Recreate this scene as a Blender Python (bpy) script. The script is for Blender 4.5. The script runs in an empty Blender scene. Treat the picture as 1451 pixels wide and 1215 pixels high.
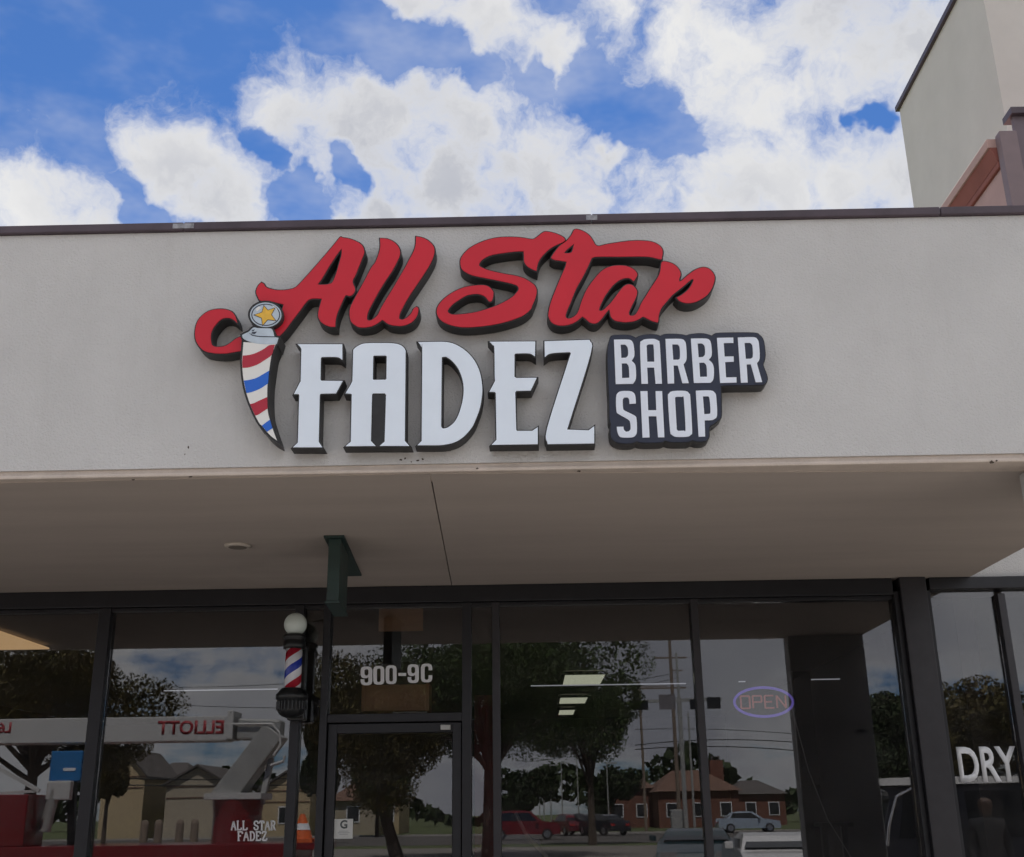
import bpy, bmesh, math, random
from mathutils import Vector, Matrix
from mathutils.geometry import delaunay_2d_cdt

# ------------------------------------------------------------------ camera
scene = bpy.context.scene
COL = scene.collection
PW, PH, FOC = 1451.0, 1215.0, 1592.0
CX, CY = PW / 2, PH / 2
EYE = 1.6
up = Vector((660 - CX, 4650.0, -FOC)).normalized()          # world Z seen from the camera (x right, y up, z back)
right = Vector((1.0, 0.0182, 0.012))
right = (right - up * right.dot(up)).normalized()           # world X
into = up.cross(right).normalized()                         # world Y
RM = Matrix((right, into, up))                              # camera axes -> world axes
cam_data = bpy.data.cameras.new('camera')
cam_data.sensor_width = 36.0
cam_data.lens = FOC / PW * 36.0
cam_data.clip_end = 3000.0
cam = bpy.data.objects.new('camera', cam_data)
COL.objects.link(cam)
cam.matrix_world = Matrix.Translation((0, 0, EYE)) @ RM.to_4x4()
scene.camera = cam

def ray(px, py):
    return RM @ Vector(((px - CX) / FOC, -(py - CY) / FOC, -1.0))

def at(px, py, Y):                                          # the point of the vertical plane at depth Y
    d = ray(px, py)
    t = Y / d.y
    return Vector((d.x * t, Y, EYE + d.z * t))

def on_level(px, py, Z):
    d = ray(px, py)
    t = (Z - EYE) / d.z
    return Vector((d.x * t, d.y * t, Z))

# ------------------------------------------------------------------ sun, sky, exposure
SUN_EL, SUN_AZ = math.radians(63), math.radians(0.5)
SKY_STRENGTH = 0.11
sun_vec = Vector((math.sin(SUN_AZ) * math.cos(SUN_EL), math.cos(SUN_AZ) * math.cos(SUN_EL), math.sin(SUN_EL)))
sl = bpy.data.lights.new('sun', 'SUN')
sl.energy = 5.0
sl.angle = math.radians(0.5)
sl.color = (1.0, 0.955, 0.89)
so = bpy.data.objects.new('sun', sl)
COL.objects.link(so)
so.rotation_euler = (-sun_vec).to_track_quat('-Z', 'Y').to_euler()
scene.view_settings.view_transform = 'Standard'
scene.view_settings.look = 'None'
scene.view_settings.gamma = 1.0
scene.view_settings.exposure = 0.72
scene.view_settings.use_curve_mapping = False

cy = scene.cycles
cy.max_bounces = 6; cy.diffuse_bounces = 3; cy.glossy_bounces = 3; cy.transmission_bounces = 2; cy.transparent_max_bounces = 10
cy.caustics_reflective = False; cy.caustics_refractive = False
cy.use_adaptive_sampling = True; cy.adaptive_threshold = 0.03
cy.use_denoising = True

world = bpy.data.worlds.new('World')
scene.world = world
world.use_nodes = True
world.cycles.sampling_method = 'MANUAL'
world.cycles.sample_map_resolution = 256

def build_sky():
    nt = world.node_tree
    N, L = nt.nodes, nt.links
    N.clear()
    def math_(op, a, b=None, c=None, clamp=False):
        n = N.new('ShaderNodeMath'); n.operation = op; n.use_clamp = clamp
        for i, v in enumerate((a, b, c)):
            if v is None: continue
            if isinstance(v, (int, float)): n.inputs[i].default_value = v
            else: L.new(v, n.inputs[i])
        return n.outputs[0]
    def vec(op, a, b):
        n = N.new('ShaderNodeVectorMath'); n.operation = op
        for i, v in enumerate((a, b)):
            if isinstance(v, (tuple, Vector)): n.inputs[i].default_value = v
            elif isinstance(v, (int, float)): n.inputs['Scale'].default_value = v
            else: L.new(v, n.inputs[i])
        return n.outputs['Value'] if op in ('DISTANCE', 'DOT_PRODUCT') else n.outputs['Vector']
    def noise(v, scale, detail, rough, dist=0.0):
        n = N.new('ShaderNodeTexNoise')
        n.inputs['Scale'].default_value = scale; n.inputs['Detail'].default_value = detail
        n.inputs['Roughness'].default_value = rough; n.inputs['Distortion'].default_value = dist
        L.new(v, n.inputs['Vector'])
        return n
    def ramp(v, a, b):
        n = N.new('ShaderNodeMapRange'); n.interpolation_type = 'SMOOTHSTEP'
        n.inputs['From Min'].default_value = a; n.inputs['From Max'].default_value = b
        L.new(v, n.inputs['Value'])
        return n.outputs['Result']
    tc = N.new('ShaderNodeTexCoord')
    nrm = N.new('ShaderNodeVectorMath'); nrm.operation = 'NORMALIZE'
    L.new(tc.outputs['Generated'], nrm.inputs[0])
    D = nrm.outputs['Vector']
    sky = N.new('ShaderNodeTexSky')
    sky.sky_type = 'NISHITA'; sky.sun_disc = False
    sky.sun_elevation = SUN_EL; sky.sun_rotation = SUN_AZ
    sky.air_density = 1.0; sky.dust_density = 0.15; sky.ozone_density = 5.0
    # ragged cloud edges: shift the direction by a little turbulence
    w1 = noise(D, 8.0, 5, 0.62)
    wv = vec('SUBTRACT', w1.outputs['Color'], (0.5, 0.5, 0.5))
    wsc = N.new('ShaderNodeVectorMath'); wsc.operation = 'SCALE'; L.new(wv, wsc.inputs[0]); wsc.inputs['Scale'].default_value = 0.10
    W = vec('ADD', D, wsc.outputs['Vector'])
    lumps = [(20, 330, 100), (-70, 300, 95), (140, 352, 66), (270, 232, 70), (328, 280, 62),
             (415, 150, 56), (495, 160, 76), (590, 172, 88), (685, 186, 86), (640, 285, 105), (545, 308, 62), (490, 322, 44), (1050, 300, 60), (755, 248, 92), (830, 298, 82),
             (605, -6, 40), (665, 16, 46), (722, 44, 48), (780, 88, 42), (862, 200, 26),
             (880, 16, 62), (960, 46, 84), (1060, 60, 100), (1170, 50, 108), (1280, 60, 100), (1095, 140, 78),
             (905, 290, 78), (1000, 290, 82), (1110, 258, 92), (1210, 262, 84), (1300, 260, 76)]
    gaps = [(380, 208, 22), (398, 226, 18), (505, 228, 22), (524, 246, 18), (410, 292, 34), (445, 268, 26), (640, 84, 36), (560, 62, 50), (690, 108, 22),
            (775, 112, 24), (850, 120, 38), (940, 160, 44), (990, 182, 30), (900, 150, 32), (212, 305, 26), (190, 265, 22), (1252, 170, 17), (1222, 164, 14), (852, 282, 14)]
    def field(lst):
        out = None
        for (px, py, r) in lst:
            c = ray(px, py).normalized()
            rr = r / FOC * 1.12
            dist = vec('DISTANCE', W, c)
            v = math_('MULTIPLY_ADD', dist, -1.0 / rr, 1.0)
            out = v if out is None else math_('SMOOTH_MAX', out, v, 0.3)
        return out
    pos, neg = field(lumps), field(gaps)
    mid = ray(725, 150).normalized()
    here = ramp(vec('DOT_PRODUCT', D, mid), math.cos(math.radians(33)), math.cos(math.radians(24)))
    # everywhere else the same kind of broken cumulus goes on, drawn on a flat layer overhead
    sep = N.new('ShaderNodeSeparateXYZ'); L.new(D, sep.inputs[0])
    zz = math_('ADD', math_('MAXIMUM', sep.outputs['Z'], 0.0), 0.14)
    inv = math_('DIVIDE', 1.0, zz)
    lay = N.new('ShaderNodeVectorMath'); lay.operation = 'SCALE'; L.new(D, lay.inputs[0]); L.new(inv, lay.inputs['Scale'])
    big = noise(lay.outputs['Vector'], 0.85, 5, 0.56)
    gen = math_('MULTIPLY_ADD', big.outputs['Fac'], 6.5, -2.55)
    fine = noise(W, 15.0, 6, 0.64)
    fn = math_('SUBTRACT', fine.outputs['Fac'], 0.5)
    mixn = N.new('ShaderNodeMix'); mixn.data_type = 'FLOAT'
    view_f = math_('SUBTRACT', math_('MINIMUM', pos, 1.1), math_('MULTIPLY', math_('MAXIMUM', math_('ADD', neg, 0.15), 0.0), 1.35))
    L.new(here, mixn.inputs['Factor']); L.new(gen, mixn.inputs['A']); L.new(view_f, mixn.inputs['B'])
    dens = math_('MULTIPLY_ADD', fn, 2.7, mixn.outputs['Result'])
    cover = ramp(dens, -0.40, 0.82)
    wisp = noise(vec('MULTIPLY', D, (3.0, 3.0, 6.0)), 1.6, 5, 0.6)
    veil = math_('MULTIPLY', ramp(wisp.outputs['Fac'], 0.42, 0.78), 0.42)
    cover2 = math_('MAXIMUM', cover, veil)
    # cloud brightness: white rims, soft grey bellies where the cloud is thick
    sh = noise(vec('ADD', W, sun_vec * 0.03), 3.6, 5, 0.55)
    thick = ramp(dens, 0.10, 1.05)
    grey = math_('MULTIPLY', thick, ramp(sh.outputs['Fac'], 0.25, 0.70))
    tow = ramp(vec('DOT_PRODUCT', D, tuple(sun_vec)), -0.2, 0.9)
    cc = N.new('ShaderNodeMix'); cc.data_type = 'RGBA'
    cc.inputs['A'].default_value = (1.0, 0.995, 0.985, 1); cc.inputs['B'].default_value = (0.57, 0.59, 0.66, 1)
    L.new(grey, cc.inputs['Factor'])
    cb = N.new('ShaderNodeVectorMath'); cb.operation = 'SCALE'; L.new(cc.outputs['Result'], cb.inputs[0])
    L.new(math_('MULTIPLY_ADD', tow, CLOUD_HI - CLOUD_LO, CLOUD_LO), cb.inputs['Scale'])
    fin = N.new('ShaderNodeMix'); fin.data_type = 'RGBA'
    L.new(cover2, fin.inputs['Factor'])
    blue = N.new('ShaderNodeMix'); blue.data_type = 'RGBA'; blue.blend_type = 'MULTIPLY'
    blue.inputs['Factor'].default_value = 1.0
    L.new(sky.outputs['Color'], blue.inputs['A']); blue.inputs['B'].default_value = SKY_TINT
    L.new(blue.outputs['Result'], fin.inputs['A']); L.new(cb.outputs['Vector'], fin.inputs['B'])
    bg = N.new('ShaderNodeBackground'); bg.inputs['Strength'].default_value = SKY_STRENGTH
    L.new(fin.outputs['Result'], bg.inputs['Color'])
    out = N.new('ShaderNodeOutputWorld'); L.new(bg.outputs['Background'], out.inputs['Surface'])

CLOUD_LO, CLOUD_HI = 7.0, 4.75
SKY_TINT = (0.28, 0.43, 0.61, 1)
build_sky()

# ------------------------------------------------------------------ materials
MATS = {}
def mat(name, col, rough=0.7, metal=0.0, var=0.0, vscale=8.0, bump=0.0, bscale=60.0, spec=0.5, emit=None, estr=0.0, col2=None, coat=0.0, stretch=None):
    if name in MATS: return MATS[name]
    m = bpy.data.materials.new(name); m.use_nodes = True
    nt = m.node_tree; N, L = nt.nodes, nt.links
    b = N['Principled BSDF']
    b.inputs['Roughness'].default_value = rough
    b.inputs['Metallic'].default_value = metal
    b.inputs['Specular IOR Level'].default_value = spec
    b.inputs['Coat Weight'].default_value = coat
    b.inputs['Base Color'].default_value = (*col, 1)
    if var > 0 or bump > 0:
        tc = N.new('ShaderNodeTexCoord'); src = tc.outputs['Object']
        if stretch:
            mp = N.new('ShaderNodeMapping'); mp.inputs['Scale'].default_value = stretch
            L.new(src, mp.inputs['Vector']); src = mp.outputs['Vector']
    if var > 0:
        n = N.new('ShaderNodeTexNoise'); n.inputs['Scale'].default_value = vscale; n.inputs['Detail'].default_value = 8
        n.inputs['Roughness'].default_value = 0.62
        L.new(src, n.inputs['Vector'])
        r = N.new('ShaderNodeMapRange'); r.inputs['From Min'].default_value = 0.3; r.inputs['From Max'].default_value = 0.7
        L.new(n.outputs['Fac'], r.inputs['Value'])
        mx = N.new('ShaderNodeMix'); mx.data_type = 'RGBA'
        c2 = col2 or tuple(c * (1 + var) for c in col)
        c1 = col if col2 else tuple(c * (1 - var) for c in col)
        mx.inputs['A'].default_value = (*c1, 1); mx.inputs['B'].default_value = (*c2, 1)
        L.new(r.outputs['Result'], mx.inputs['Factor']); L.new(mx.outputs['Result'], b.inputs['Base Color'])
    if bump > 0:
        n2 = N.new('ShaderNodeTexNoise'); n2.inputs['Scale'].default_value = bscale; n2.inputs['Detail'].default_value = 6
        L.new(src, n2.inputs['Vector'])
        bp = N.new('ShaderNodeBump'); bp.inputs['Strength'].default_value = bump; bp.inputs['Distance'].default_value = 0.01
        L.new(n2.outputs['Fac'], bp.inputs['Height']); L.new(bp.outputs['Normal'], b.inputs['Normal'])
    if emit:
        b.inputs['Emission Color'].default_value = (*emit, 1); b.inputs['Emission Strength'].default_value = estr
    MATS[name] = m
    return m

def glass_mat(name, tint, ior, wave=0.0):
    m = bpy.data.materials.new(name); m.use_nodes = True
    nt = m.node_tree; N, L = nt.nodes, nt.links; N.clear()
    tr = N.new('ShaderNodeBsdfTransparent'); tr.inputs['Color'].default_value = (*tint, 1)
    gl = N.new('ShaderNodeBsdfGlossy'); gl.inputs['Roughness'].default_value = 0.0; gl.inputs['Color'].default_value = (0.95, 0.96, 1.0, 1)
    fr = N.new('ShaderNodeFresnel'); fr.inputs['IOR'].default_value = ior
    if wave:
        tc = N.new('ShaderNodeTexCoord')
        nz = N.new('ShaderNodeTexNoise'); nz.inputs['Scale'].default_value = 1.3; nz.inputs['Detail'].default_value = 1
        L.new(tc.outputs['Object'], nz.inputs['Vector'])
        bp = N.new('ShaderNodeBump'); bp.inputs['Strength'].default_value = wave; bp.inputs['Distance'].default_value = 0.01
        L.new(nz.outputs['Fac'], bp.inputs['Height']); L.new(bp.outputs['Normal'], gl.inputs['Normal'])
    mx = N.new('ShaderNodeMixShader')
    L.new(fr.outputs['Fac'], mx.inputs['Fac']); L.new(tr.outputs['BSDF'], mx.inputs[1]); L.new(gl.outputs['BSDF'], mx.inputs[2])
    # thin film of dust and wiped smears, also put in to haze the reflections
    df = N.new('ShaderNodeBsdfDiffuse'); df.inputs['Color'].default_value = (0.62, 0.60, 0.60, 1)
    tc2 = N.new('ShaderNodeTexCoord'); mp = N.new('ShaderNodeMapping'); mp.inputs['Scale'].default_value = (1.2, 1.0, 3.2); mp.inputs['Rotation'].default_value = (0, 0.5, 0)
    L.new(tc2.outputs['Object'], mp.inputs['Vector'])
    nd = N.new('ShaderNodeTexNoise'); nd.inputs['Scale'].default_value = 2.2; nd.inputs['Detail'].default_value = 5; nd.inputs['Roughness'].default_value = 0.65
    L.new(mp.outputs['Vector'], nd.inputs['Vector'])
    rg = N.new('ShaderNodeMapRange'); rg.inputs['From Min'].default_value = 0.35; rg.inputs['From Max'].default_value = 0.75; rg.inputs['To Min'].default_value = 0.003; rg.inputs['To Max'].default_value = 0.024
    L.new(nd.outputs['Fac'], rg.inputs['Value'])
    mx2 = N.new('ShaderNodeMixShader'); L.new(rg.outputs['Result'], mx2.inputs['Fac']); L.new(mx.outputs['Shader'], mx2.inputs[1]); L.new(df.outputs['BSDF'], mx2.inputs[2])
    o = N.new('ShaderNodeOutputMaterial'); L.new(mx2.outputs['Shader'], o.inputs['Surface'])
    MATS[name] = m
    return m

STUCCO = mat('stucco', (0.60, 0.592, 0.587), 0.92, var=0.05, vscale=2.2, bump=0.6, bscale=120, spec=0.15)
def weather(m):
    # faint streaks and blotches of dirt on the painted stucco
    nt = m.node_tree; N, L = nt.nodes, nt.links
    b = N['Principled BSDF']
    src = b.inputs['Base Color'].links[0].from_socket
    tc = N.new('ShaderNodeTexCoord'); mp = N.new('ShaderNodeMapping'); mp.inputs['Scale'].default_value = (5.0, 5.0, 0.8)
    L.new(tc.outputs['Object'], mp.inputs['Vector'])
    n = N.new('ShaderNodeTexNoise'); n.inputs['Scale'].default_value = 1.6; n.inputs['Detail'].default_value = 7; n.inputs['Roughness'].default_value = 0.65
    L.new(mp.outputs['Vector'], n.inputs['Vector'])
    r = N.new('ShaderNodeMapRange'); r.inputs['From Min'].default_value = 0.52; r.inputs['From Max'].default_value = 0.8; r.inputs['To Max'].default_value = 0.22
    L.new(n.outputs['Fac'], r.inputs['Value'])
    mx = N.new('ShaderNodeMix'); mx.data_type = 'RGBA'; mx.inputs['B'].default_value = (0.46, 0.44, 0.42, 1)
    L.new(r.outputs['Result'], mx.inputs['Factor']); L.new(src, mx.inputs['A']); L.new(mx.outputs['Result'], b.inputs['Base Color'])
weather(STUCCO)
TRIM = mat('stucco_trim', (0.60, 0.52, 0.46), 0.85, var=0.10, vscale=6, bump=0.25, bscale=120, spec=0.2)
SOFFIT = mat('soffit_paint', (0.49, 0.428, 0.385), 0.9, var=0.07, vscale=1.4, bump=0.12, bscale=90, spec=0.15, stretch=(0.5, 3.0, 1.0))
COPING = mat('coping_metal', (0.075, 0.055, 0.07), 0.45, var=0.25, vscale=5, bump=0.05, bscale=30, spec=0.4)
SCRAPE = mat('scraped_metal', (0.30, 0.30, 0.33), 0.6, var=0.4, vscale=40)
BRONZE = mat('bronze_frame', (0.020, 0.020, 0.024), 0.42, metal=0.3, var=0.12, vscale=12, spec=0.45)
BRONZE2 = mat('bronze_frame_light', (0.036, 0.034, 0.039), 0.42, metal=0.3, var=0.12, vscale=12, spec=0.45)
GLASS = glass_mat('tinted_glass', (0.79, 0.775, 0.76), 1.74, wave=0.012)
RED = mat('red_face', (0.60, 0.012, 0.030), 0.42, var=0.05, vscale=4, spec=0.4)
BLACKM = mat('black_return', (0.024, 0.0235, 0.025), 0.5, var=0.2, vscale=20, spec=0.4)
WHITE = mat('white_face', (0.80, 0.88, 0.98), 0.35, var=0.03, vscale=5, spec=0.45)
NAVY = mat('navy_face', (0.024, 0.030, 0.056), 0.45, var=0.12, vscale=30, spec=0.4)
LETTERW = mat('cream_letter', (0.78, 0.83, 0.93), 0.4, var=0.03, vscale=9)
STRIPER = mat('stripe_red', (0.44, 0.012, 0.035), 0.4)
STRIPEB = mat('stripe_blue', (0.012, 0.13, 0.62), 0.4)
STRIPEW = mat('stripe_white', (0.80, 0.79, 0.76), 0.4)
SILVER = mat('silver_print', (0.50, 0.58, 0.66), 0.4, var=0.12, vscale=18)
INK = mat('outline_ink', (0.02, 0.025, 0.05), 0.5)
GOLD = mat('gold_star', (0.80, 0.47, 0.05), 0.45, var=0.12, vscale=40)
GREEN = mat('green_sign', (0.018, 0.040, 0.036), 0.5, var=0.25, vscale=7)
ASPHALT = mat('asphalt', (0.19, 0.172, 0.155), 0.9, var=0.22, vscale=1.2, bump=0.2, bscale=60)
ROADM = mat('road_asphalt', (0.085, 0.078, 0.072), 0.9, var=0.15, vscale=0.6)
CONCRETE = mat('concrete', (0.36, 0.34, 0.32), 0.9, var=0.12, vscale=2, bump=0.1, bscale=80)
GRASSM = mat('grass', (0.075, 0.095, 0.03), 0.95, var=0.35, vscale=0.7)
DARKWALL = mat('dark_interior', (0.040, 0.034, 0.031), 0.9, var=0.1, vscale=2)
CEIL = mat('ceiling_tile', (0.16, 0.145, 0.135), 0.95, var=0.05, vscale=4)
FLOORM = mat('interior_floor', (0.09, 0.08, 0.075), 0.5, var=0.2, vscale=3)
LAMP = mat('troffer_lens', (0.8, 0.8, 0.75), 0.4, emit=(0.86, 0.92, 0.72), estr=0.36)
WARM = mat('warm_lit_ceiling', (0.75, 0.60, 0.40), 0.6, emit=(1.0, 0.66, 0.34), estr=0.36)
LED = mat('led_strip', (0.8, 0.8, 0.8), 0.4, emit=(0.8, 0.85, 1.0), estr=0.22)
CARD = mat('cardboard', (0.62, 0.38, 0.23), 0.9, var=0.08, vscale=5, stretch=(1, 1, 8))
VINYL = mat('white_vinyl', (0.72, 0.73, 0.76), 0.5)
POLEBLACK = mat('pole_black', (0.012, 0.013, 0.014), 0.3, spec=0.5)
OPAL = mat('opal_globe', (0.72, 0.80, 0.76), 0.3)
NEONB = mat('neon_violet', (0.2, 0.15, 0.6), 0.4, emit=(0.24, 0.17, 0.95), estr=0.22)
NEONR = mat('neon_red', (0.5, 0.2, 0.2), 0.4, emit=(0.9, 0.28, 0.22), estr=0.10)
CORDM = mat('cord_grey', (0.3, 0.3, 0.3), 0.6)
RUBBER = mat('tyre_rubber', (0.015, 0.015, 0.016), 0.85)
RIM = mat('alloy_rim', (0.5, 0.5, 0.52), 0.3, metal=0.9)
CARGLASS = mat('car_glass', (0.012, 0.014, 0.017), 0.05, spec=0.8)
CHROME = mat('lamp_chrome', (0.75, 0.75, 0.76), 0.15, metal=0.8)
TAIL = mat('tail_lamp', (0.45, 0.02, 0.02), 0.25)
TRUCKRED = mat('truck_red', (0.17, 0.010, 0.014), 0.3, coat=0.5)
TRUCKWHITE = mat('boom_white', (0.50, 0.50, 0.49), 0.35, var=0.04, vscale=3)
GALV = mat('galvanised', (0.42, 0.42, 0.40), 0.45, metal=0.4, var=0.12, vscale=5)
BLUEBOX = mat('blue_box', (0.02, 0.15, 0.38), 0.45)
WOODP = mat('weathered_pole', (0.20, 0.155, 0.12), 0.9, var=0.2, vscale=3, stretch=(6, 6, 0.5))
BARK = mat('bark', (0.075, 0.055, 0.042), 0.95, var=0.3, vscale=6, bump=0.4, bscale=20)
SIDING = mat('tan_siding', (0.46, 0.36, 0.22), 0.85, var=0.05, vscale=2)
SIDING2 = mat('buff_siding', (0.38, 0.33, 0.25), 0.85, var=0.05, vscale=2)
BRICKM = mat('brick_far', (0.17, 0.072, 0.05), 0.9, var=0.18, vscale=3)
ROOFG = mat('shingle_grey', (0.10, 0.09, 0.085), 0.95, var=0.2, vscale=4)
ROOFB = mat('shingle_brown', (0.15, 0.085, 0.06), 0.95, var=0.2, vscale=4)
PINK = mat('pink_stucco', (0.48, 0.32, 0.295), 0.9, var=0.06, vscale=4, bump=0.2, bscale=80)
PINKTRIM = mat('salmon_cornice', (0.47, 0.31, 0.275), 0.85, var=0.06, vscale=4)
REDTRIM = mat('brick_red_cornice', (0.26, 0.09, 0.07), 0.85, var=0.1, vscale=4)
MAUVE = mat('mauve_panel', (0.15, 0.115, 0.135), 0.6, var=0.08, vscale=4)
MAUVE2 = mat('mauve_trim', (0.21, 0.155, 0.165), 0.6, var=0.08, vscale=4)
TOWERM = mat('tower_stucco', (0.62, 0.585, 0.55), 0.95, var=0.05, vscale=1.2, bump=0.15, bscale=60)
def leafmat(name, a, b):
    m = mat(name, a, 0.7, var=0.5, vscale=0.9, col2=b, spec=0.25)
    return m
LEAF_OLIVE = leafmat('leaf_olive', (0.065, 0.066, 0.022), (0.15, 0.115, 0.045))
LEAF_GREEN = leafmat('leaf_green', (0.040, 0.068, 0.024), (0.10, 0.135, 0.05))
LEAF_DARK = leafmat('leaf_dark', (0.028, 0.045, 0.022), (0.065, 0.085, 0.036))

# ------------------------------------------------------------------ helpers
def tag(o, label=None, cat=None, group=None, kind=None):
    if label: o['label'] = label
    if cat: o['category'] = cat
    if group: o['group'] = group
    if kind: o['kind'] = kind
    return o

def empty(name, loc, label=None, cat=None, group=None, rz=0.0):
    e = bpy.data.objects.new(name, None); COL.objects.link(e)
    e.location = loc; e.rotation_euler = (0, 0, rz); e.empty_display_size = 0.1
    return tag(e, label, cat, group)

class MB:
    def __init__(self): self.v, self.f = [], []
    def add(self, vs, fs):
        o = len(self.v)
        self.v += [tuple(p) for p in vs]; self.f += [tuple(i + o for i in f) for f in fs]
        return self
    def box(self, x0, x1, y0, y1, z0, z1, c=0.0):
        x0, x1 = min(x0, x1), max(x0, x1); y0, y1 = min(y0, y1), max(y0, y1); z0, z1 = min(z0, z1), max(z0, z1)
        vs = [(x0, y0, z0), (x1, y0, z0), (x1, y1, z0), (x0, y1, z0), (x0, y0, z1), (x1, y0, z1), (x1, y1, z1), (x0, y1, z1)]
        return self.add(vs, [(0, 3, 2, 1), (4, 5, 6, 7), (0, 1, 5, 4), (1, 2, 6, 5), (2, 3, 7, 6), (3, 0, 4, 7)])
    def hexa(self, lo, hi):                                   # four bottom points, four top points, same winding
        return self.add(list(lo) + list(hi), [(0, 3, 2, 1), (4, 5, 6, 7), (0, 1, 5, 4), (1, 2, 6, 5), (2, 3, 7, 6), (3, 0, 4, 7)])
    def beam(self, p0, p1, w, h, ref=(0, 0, 1)):
        p0, p1 = Vector(p0), Vector(p1); d = (p1 - p0).normalized()
        s = d.cross(Vector(ref))
        if s.length < 1e-4: s = d.cross(Vector((0, 1, 0)))
        s.normalize(); u = s.cross(d)
        q = [s * (w / 2) * a + u * (h / 2) * b for a, b in ((-1, -1), (1, -1), (1, 1), (-1, 1))]
        return self.add([p0 + k for k in q] + [p1 + k for k in q], [(0, 1, 2, 3), (7, 6, 5, 4), (0, 4, 5, 1), (1, 5, 6, 2), (2, 6, 7, 3), (3, 7, 4, 0)])
    def tube(self, pts, r, n=8, caps=True):
        pts = [Vector(p) for p in pts]; k = len(pts)
        rs = r if isinstance(r, (list, tuple)) else [r] * k
        o = len(self.v); s = None
        for i, p in enumerate(pts):
            d = (pts[min(i + 1, k - 1)] - pts[max(i - 1, 0)]).normalized()
            if s is None:
                s = d.cross(Vector((0, 0, 1)))
                if s.length < 1e-3: s = Vector((1, 0, 0))
            s = (s - d * s.dot(d)).normalized(); u = d.cross(s)
            for j in range(n):
                a = 2 * math.pi * j / n
                self.v.append(tuple(p + (s * math.cos(a) + u * math.sin(a)) * rs[i]))
        for i in range(k - 1):
            for j in range(n):
                a, b = o + i * n + j, o + i * n + (j + 1) % n
                self.f.append((a, b, b + n, a + n))
        if caps:
            self.f.append(tuple(o + j for j in range(n))[::-1]); self.f.append(tuple(o + (k - 1) * n + j for j in range(n)))
        return self
    def lathe(self, prof, c=(0, 0, 0), n=24, axis='Z'):
        o = len(self.v); k = len(prof)
        for (r, h) in prof:
            for j in range(n):
                a = 2 * math.pi * j / n
                x, y = r * math.cos(a), r * math.sin(a)
                p = (x, y, h) if axis == 'Z' else ((h, x, y) if axis == 'X' else (x, h, y))
                self.v.append((p[0] + c[0], p[1] + c[1], p[2] + c[2]))
        for i in range(k - 1):
            for j in range(n):
                a, b = o + i * n + j, o + i * n + (j + 1) % n
                self.f.append((a, b, b + n, a + n))
        self.f.append(tuple(o + j for j in range(n))[::-1]); self.f.append(tuple(o + (k - 1) * n + j for j in range(n)))
        return self
    def prism(self, loops, y0, y1):                           # loops of (x, z): outer first, then holes; front at y0, back at y1
        flat = [p for lp in loops for p in lp]; n = len(flat); o = len(self.v)
        self.v += [(x, y0, z) for x, z in flat] + [(x, y1, z) for x, z in flat]
        ed, s = [], 0
        for lp in loops:
            k = len(lp); ed += [(s + i, s + (i + 1) % k) for i in range(k)]; s += k
        cv, _, cf, _, _, _ = delaunay_2d_cdt([Vector(q) for q in flat], ed, [], 1, 1e-6)
        o2 = len(self.v)
        self.v += [(q.x, y0, q.y) for q in cv] + [(q.x, y1, q.y) for q in cv]
        def inside(lp, x, z):
            c = False; k = len(lp)
            for i in range(k):
                (ax, az), (bx, bz) = lp[i], lp[(i + 1) % k]
                if (az > z) != (bz > z) and x < (bx - ax) * (z - az) / (bz - az) + ax: c = not c
            return c
        for t in cf:
            mx, mz = sum(cv[i].x for i in t) / len(t), sum(cv[i].y for i in t) / len(t)
            if any(inside(h, mx, mz) for h in loops[1:]): continue
            self.f.append(tuple(o2 + i for i in t)); self.f.append(tuple(o2 + len(cv) + i for i in reversed(t)))
        s = 0
        for li, lp in enumerate(loops):
            k = len(lp)
            ar = sum(lp[i][0] * lp[(i + 1) % k][1] - lp[(i + 1) % k][0] * lp[i][1] for i in range(k))
            fl = (ar > 0) == (li == 0)
            for i in range(k):
                a, b = o + s + i, o + s + (i + 1) % k
                self.f.append((b, a, a + n, b + n) if fl else (a, b, b + n, a + n))
            s += k
        return self
    def build(self, name, m, parent=None, smooth=False, bevel=0.0):
        me = bpy.data.meshes.new(name); me.from_pydata(self.v, [], self.f); me.update()
        if bevel or True:
            bm = bmesh.new(); bm.from_mesh(me)
            bmesh.ops.remove_doubles(bm, verts=bm.verts, dist=1e-6)
            if bevel:
                bmesh.ops.bevel(bm, geom=[e for e in bm.edges if e.calc_face_angle(0) > 0.5], offset=bevel, segments=2, affect='EDGES', profile=0.6)
            bmesh.ops.recalc_face_normals(bm, faces=bm.faces); bm.to_mesh(me); bm.free()
        if smooth:
            for p in me.polygons: p.use_smooth = True
        me.materials.append(m)
        o = bpy.data.objects.new(name, me); COL.objects.link(o)
        if parent is not None: child(o, parent)
        return o

def child(o, parent):                                         # keep world coordinates of a mesh built in place
    bpy.context.view_layer.update() if parent.parent else None
    o.parent = parent
    acc = Vector(parent.location)
    p = parent.parent
    while p: acc += Vector(p.location); p = p.parent
    o.location = -acc if parent.rotation_euler.z == 0 and not parent.get('local') else (0, 0, 0)

def local_child(o, parent):
    o.parent = parent; o.location = (0, 0, 0)

def copy_tree(o, parent=None):
    c = o.copy(); COL.objects.link(c); c.parent = parent
    for ch in [k for k in bpy.data.objects if k.parent == o]:
        copy_tree(ch, c)
    return c

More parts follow.
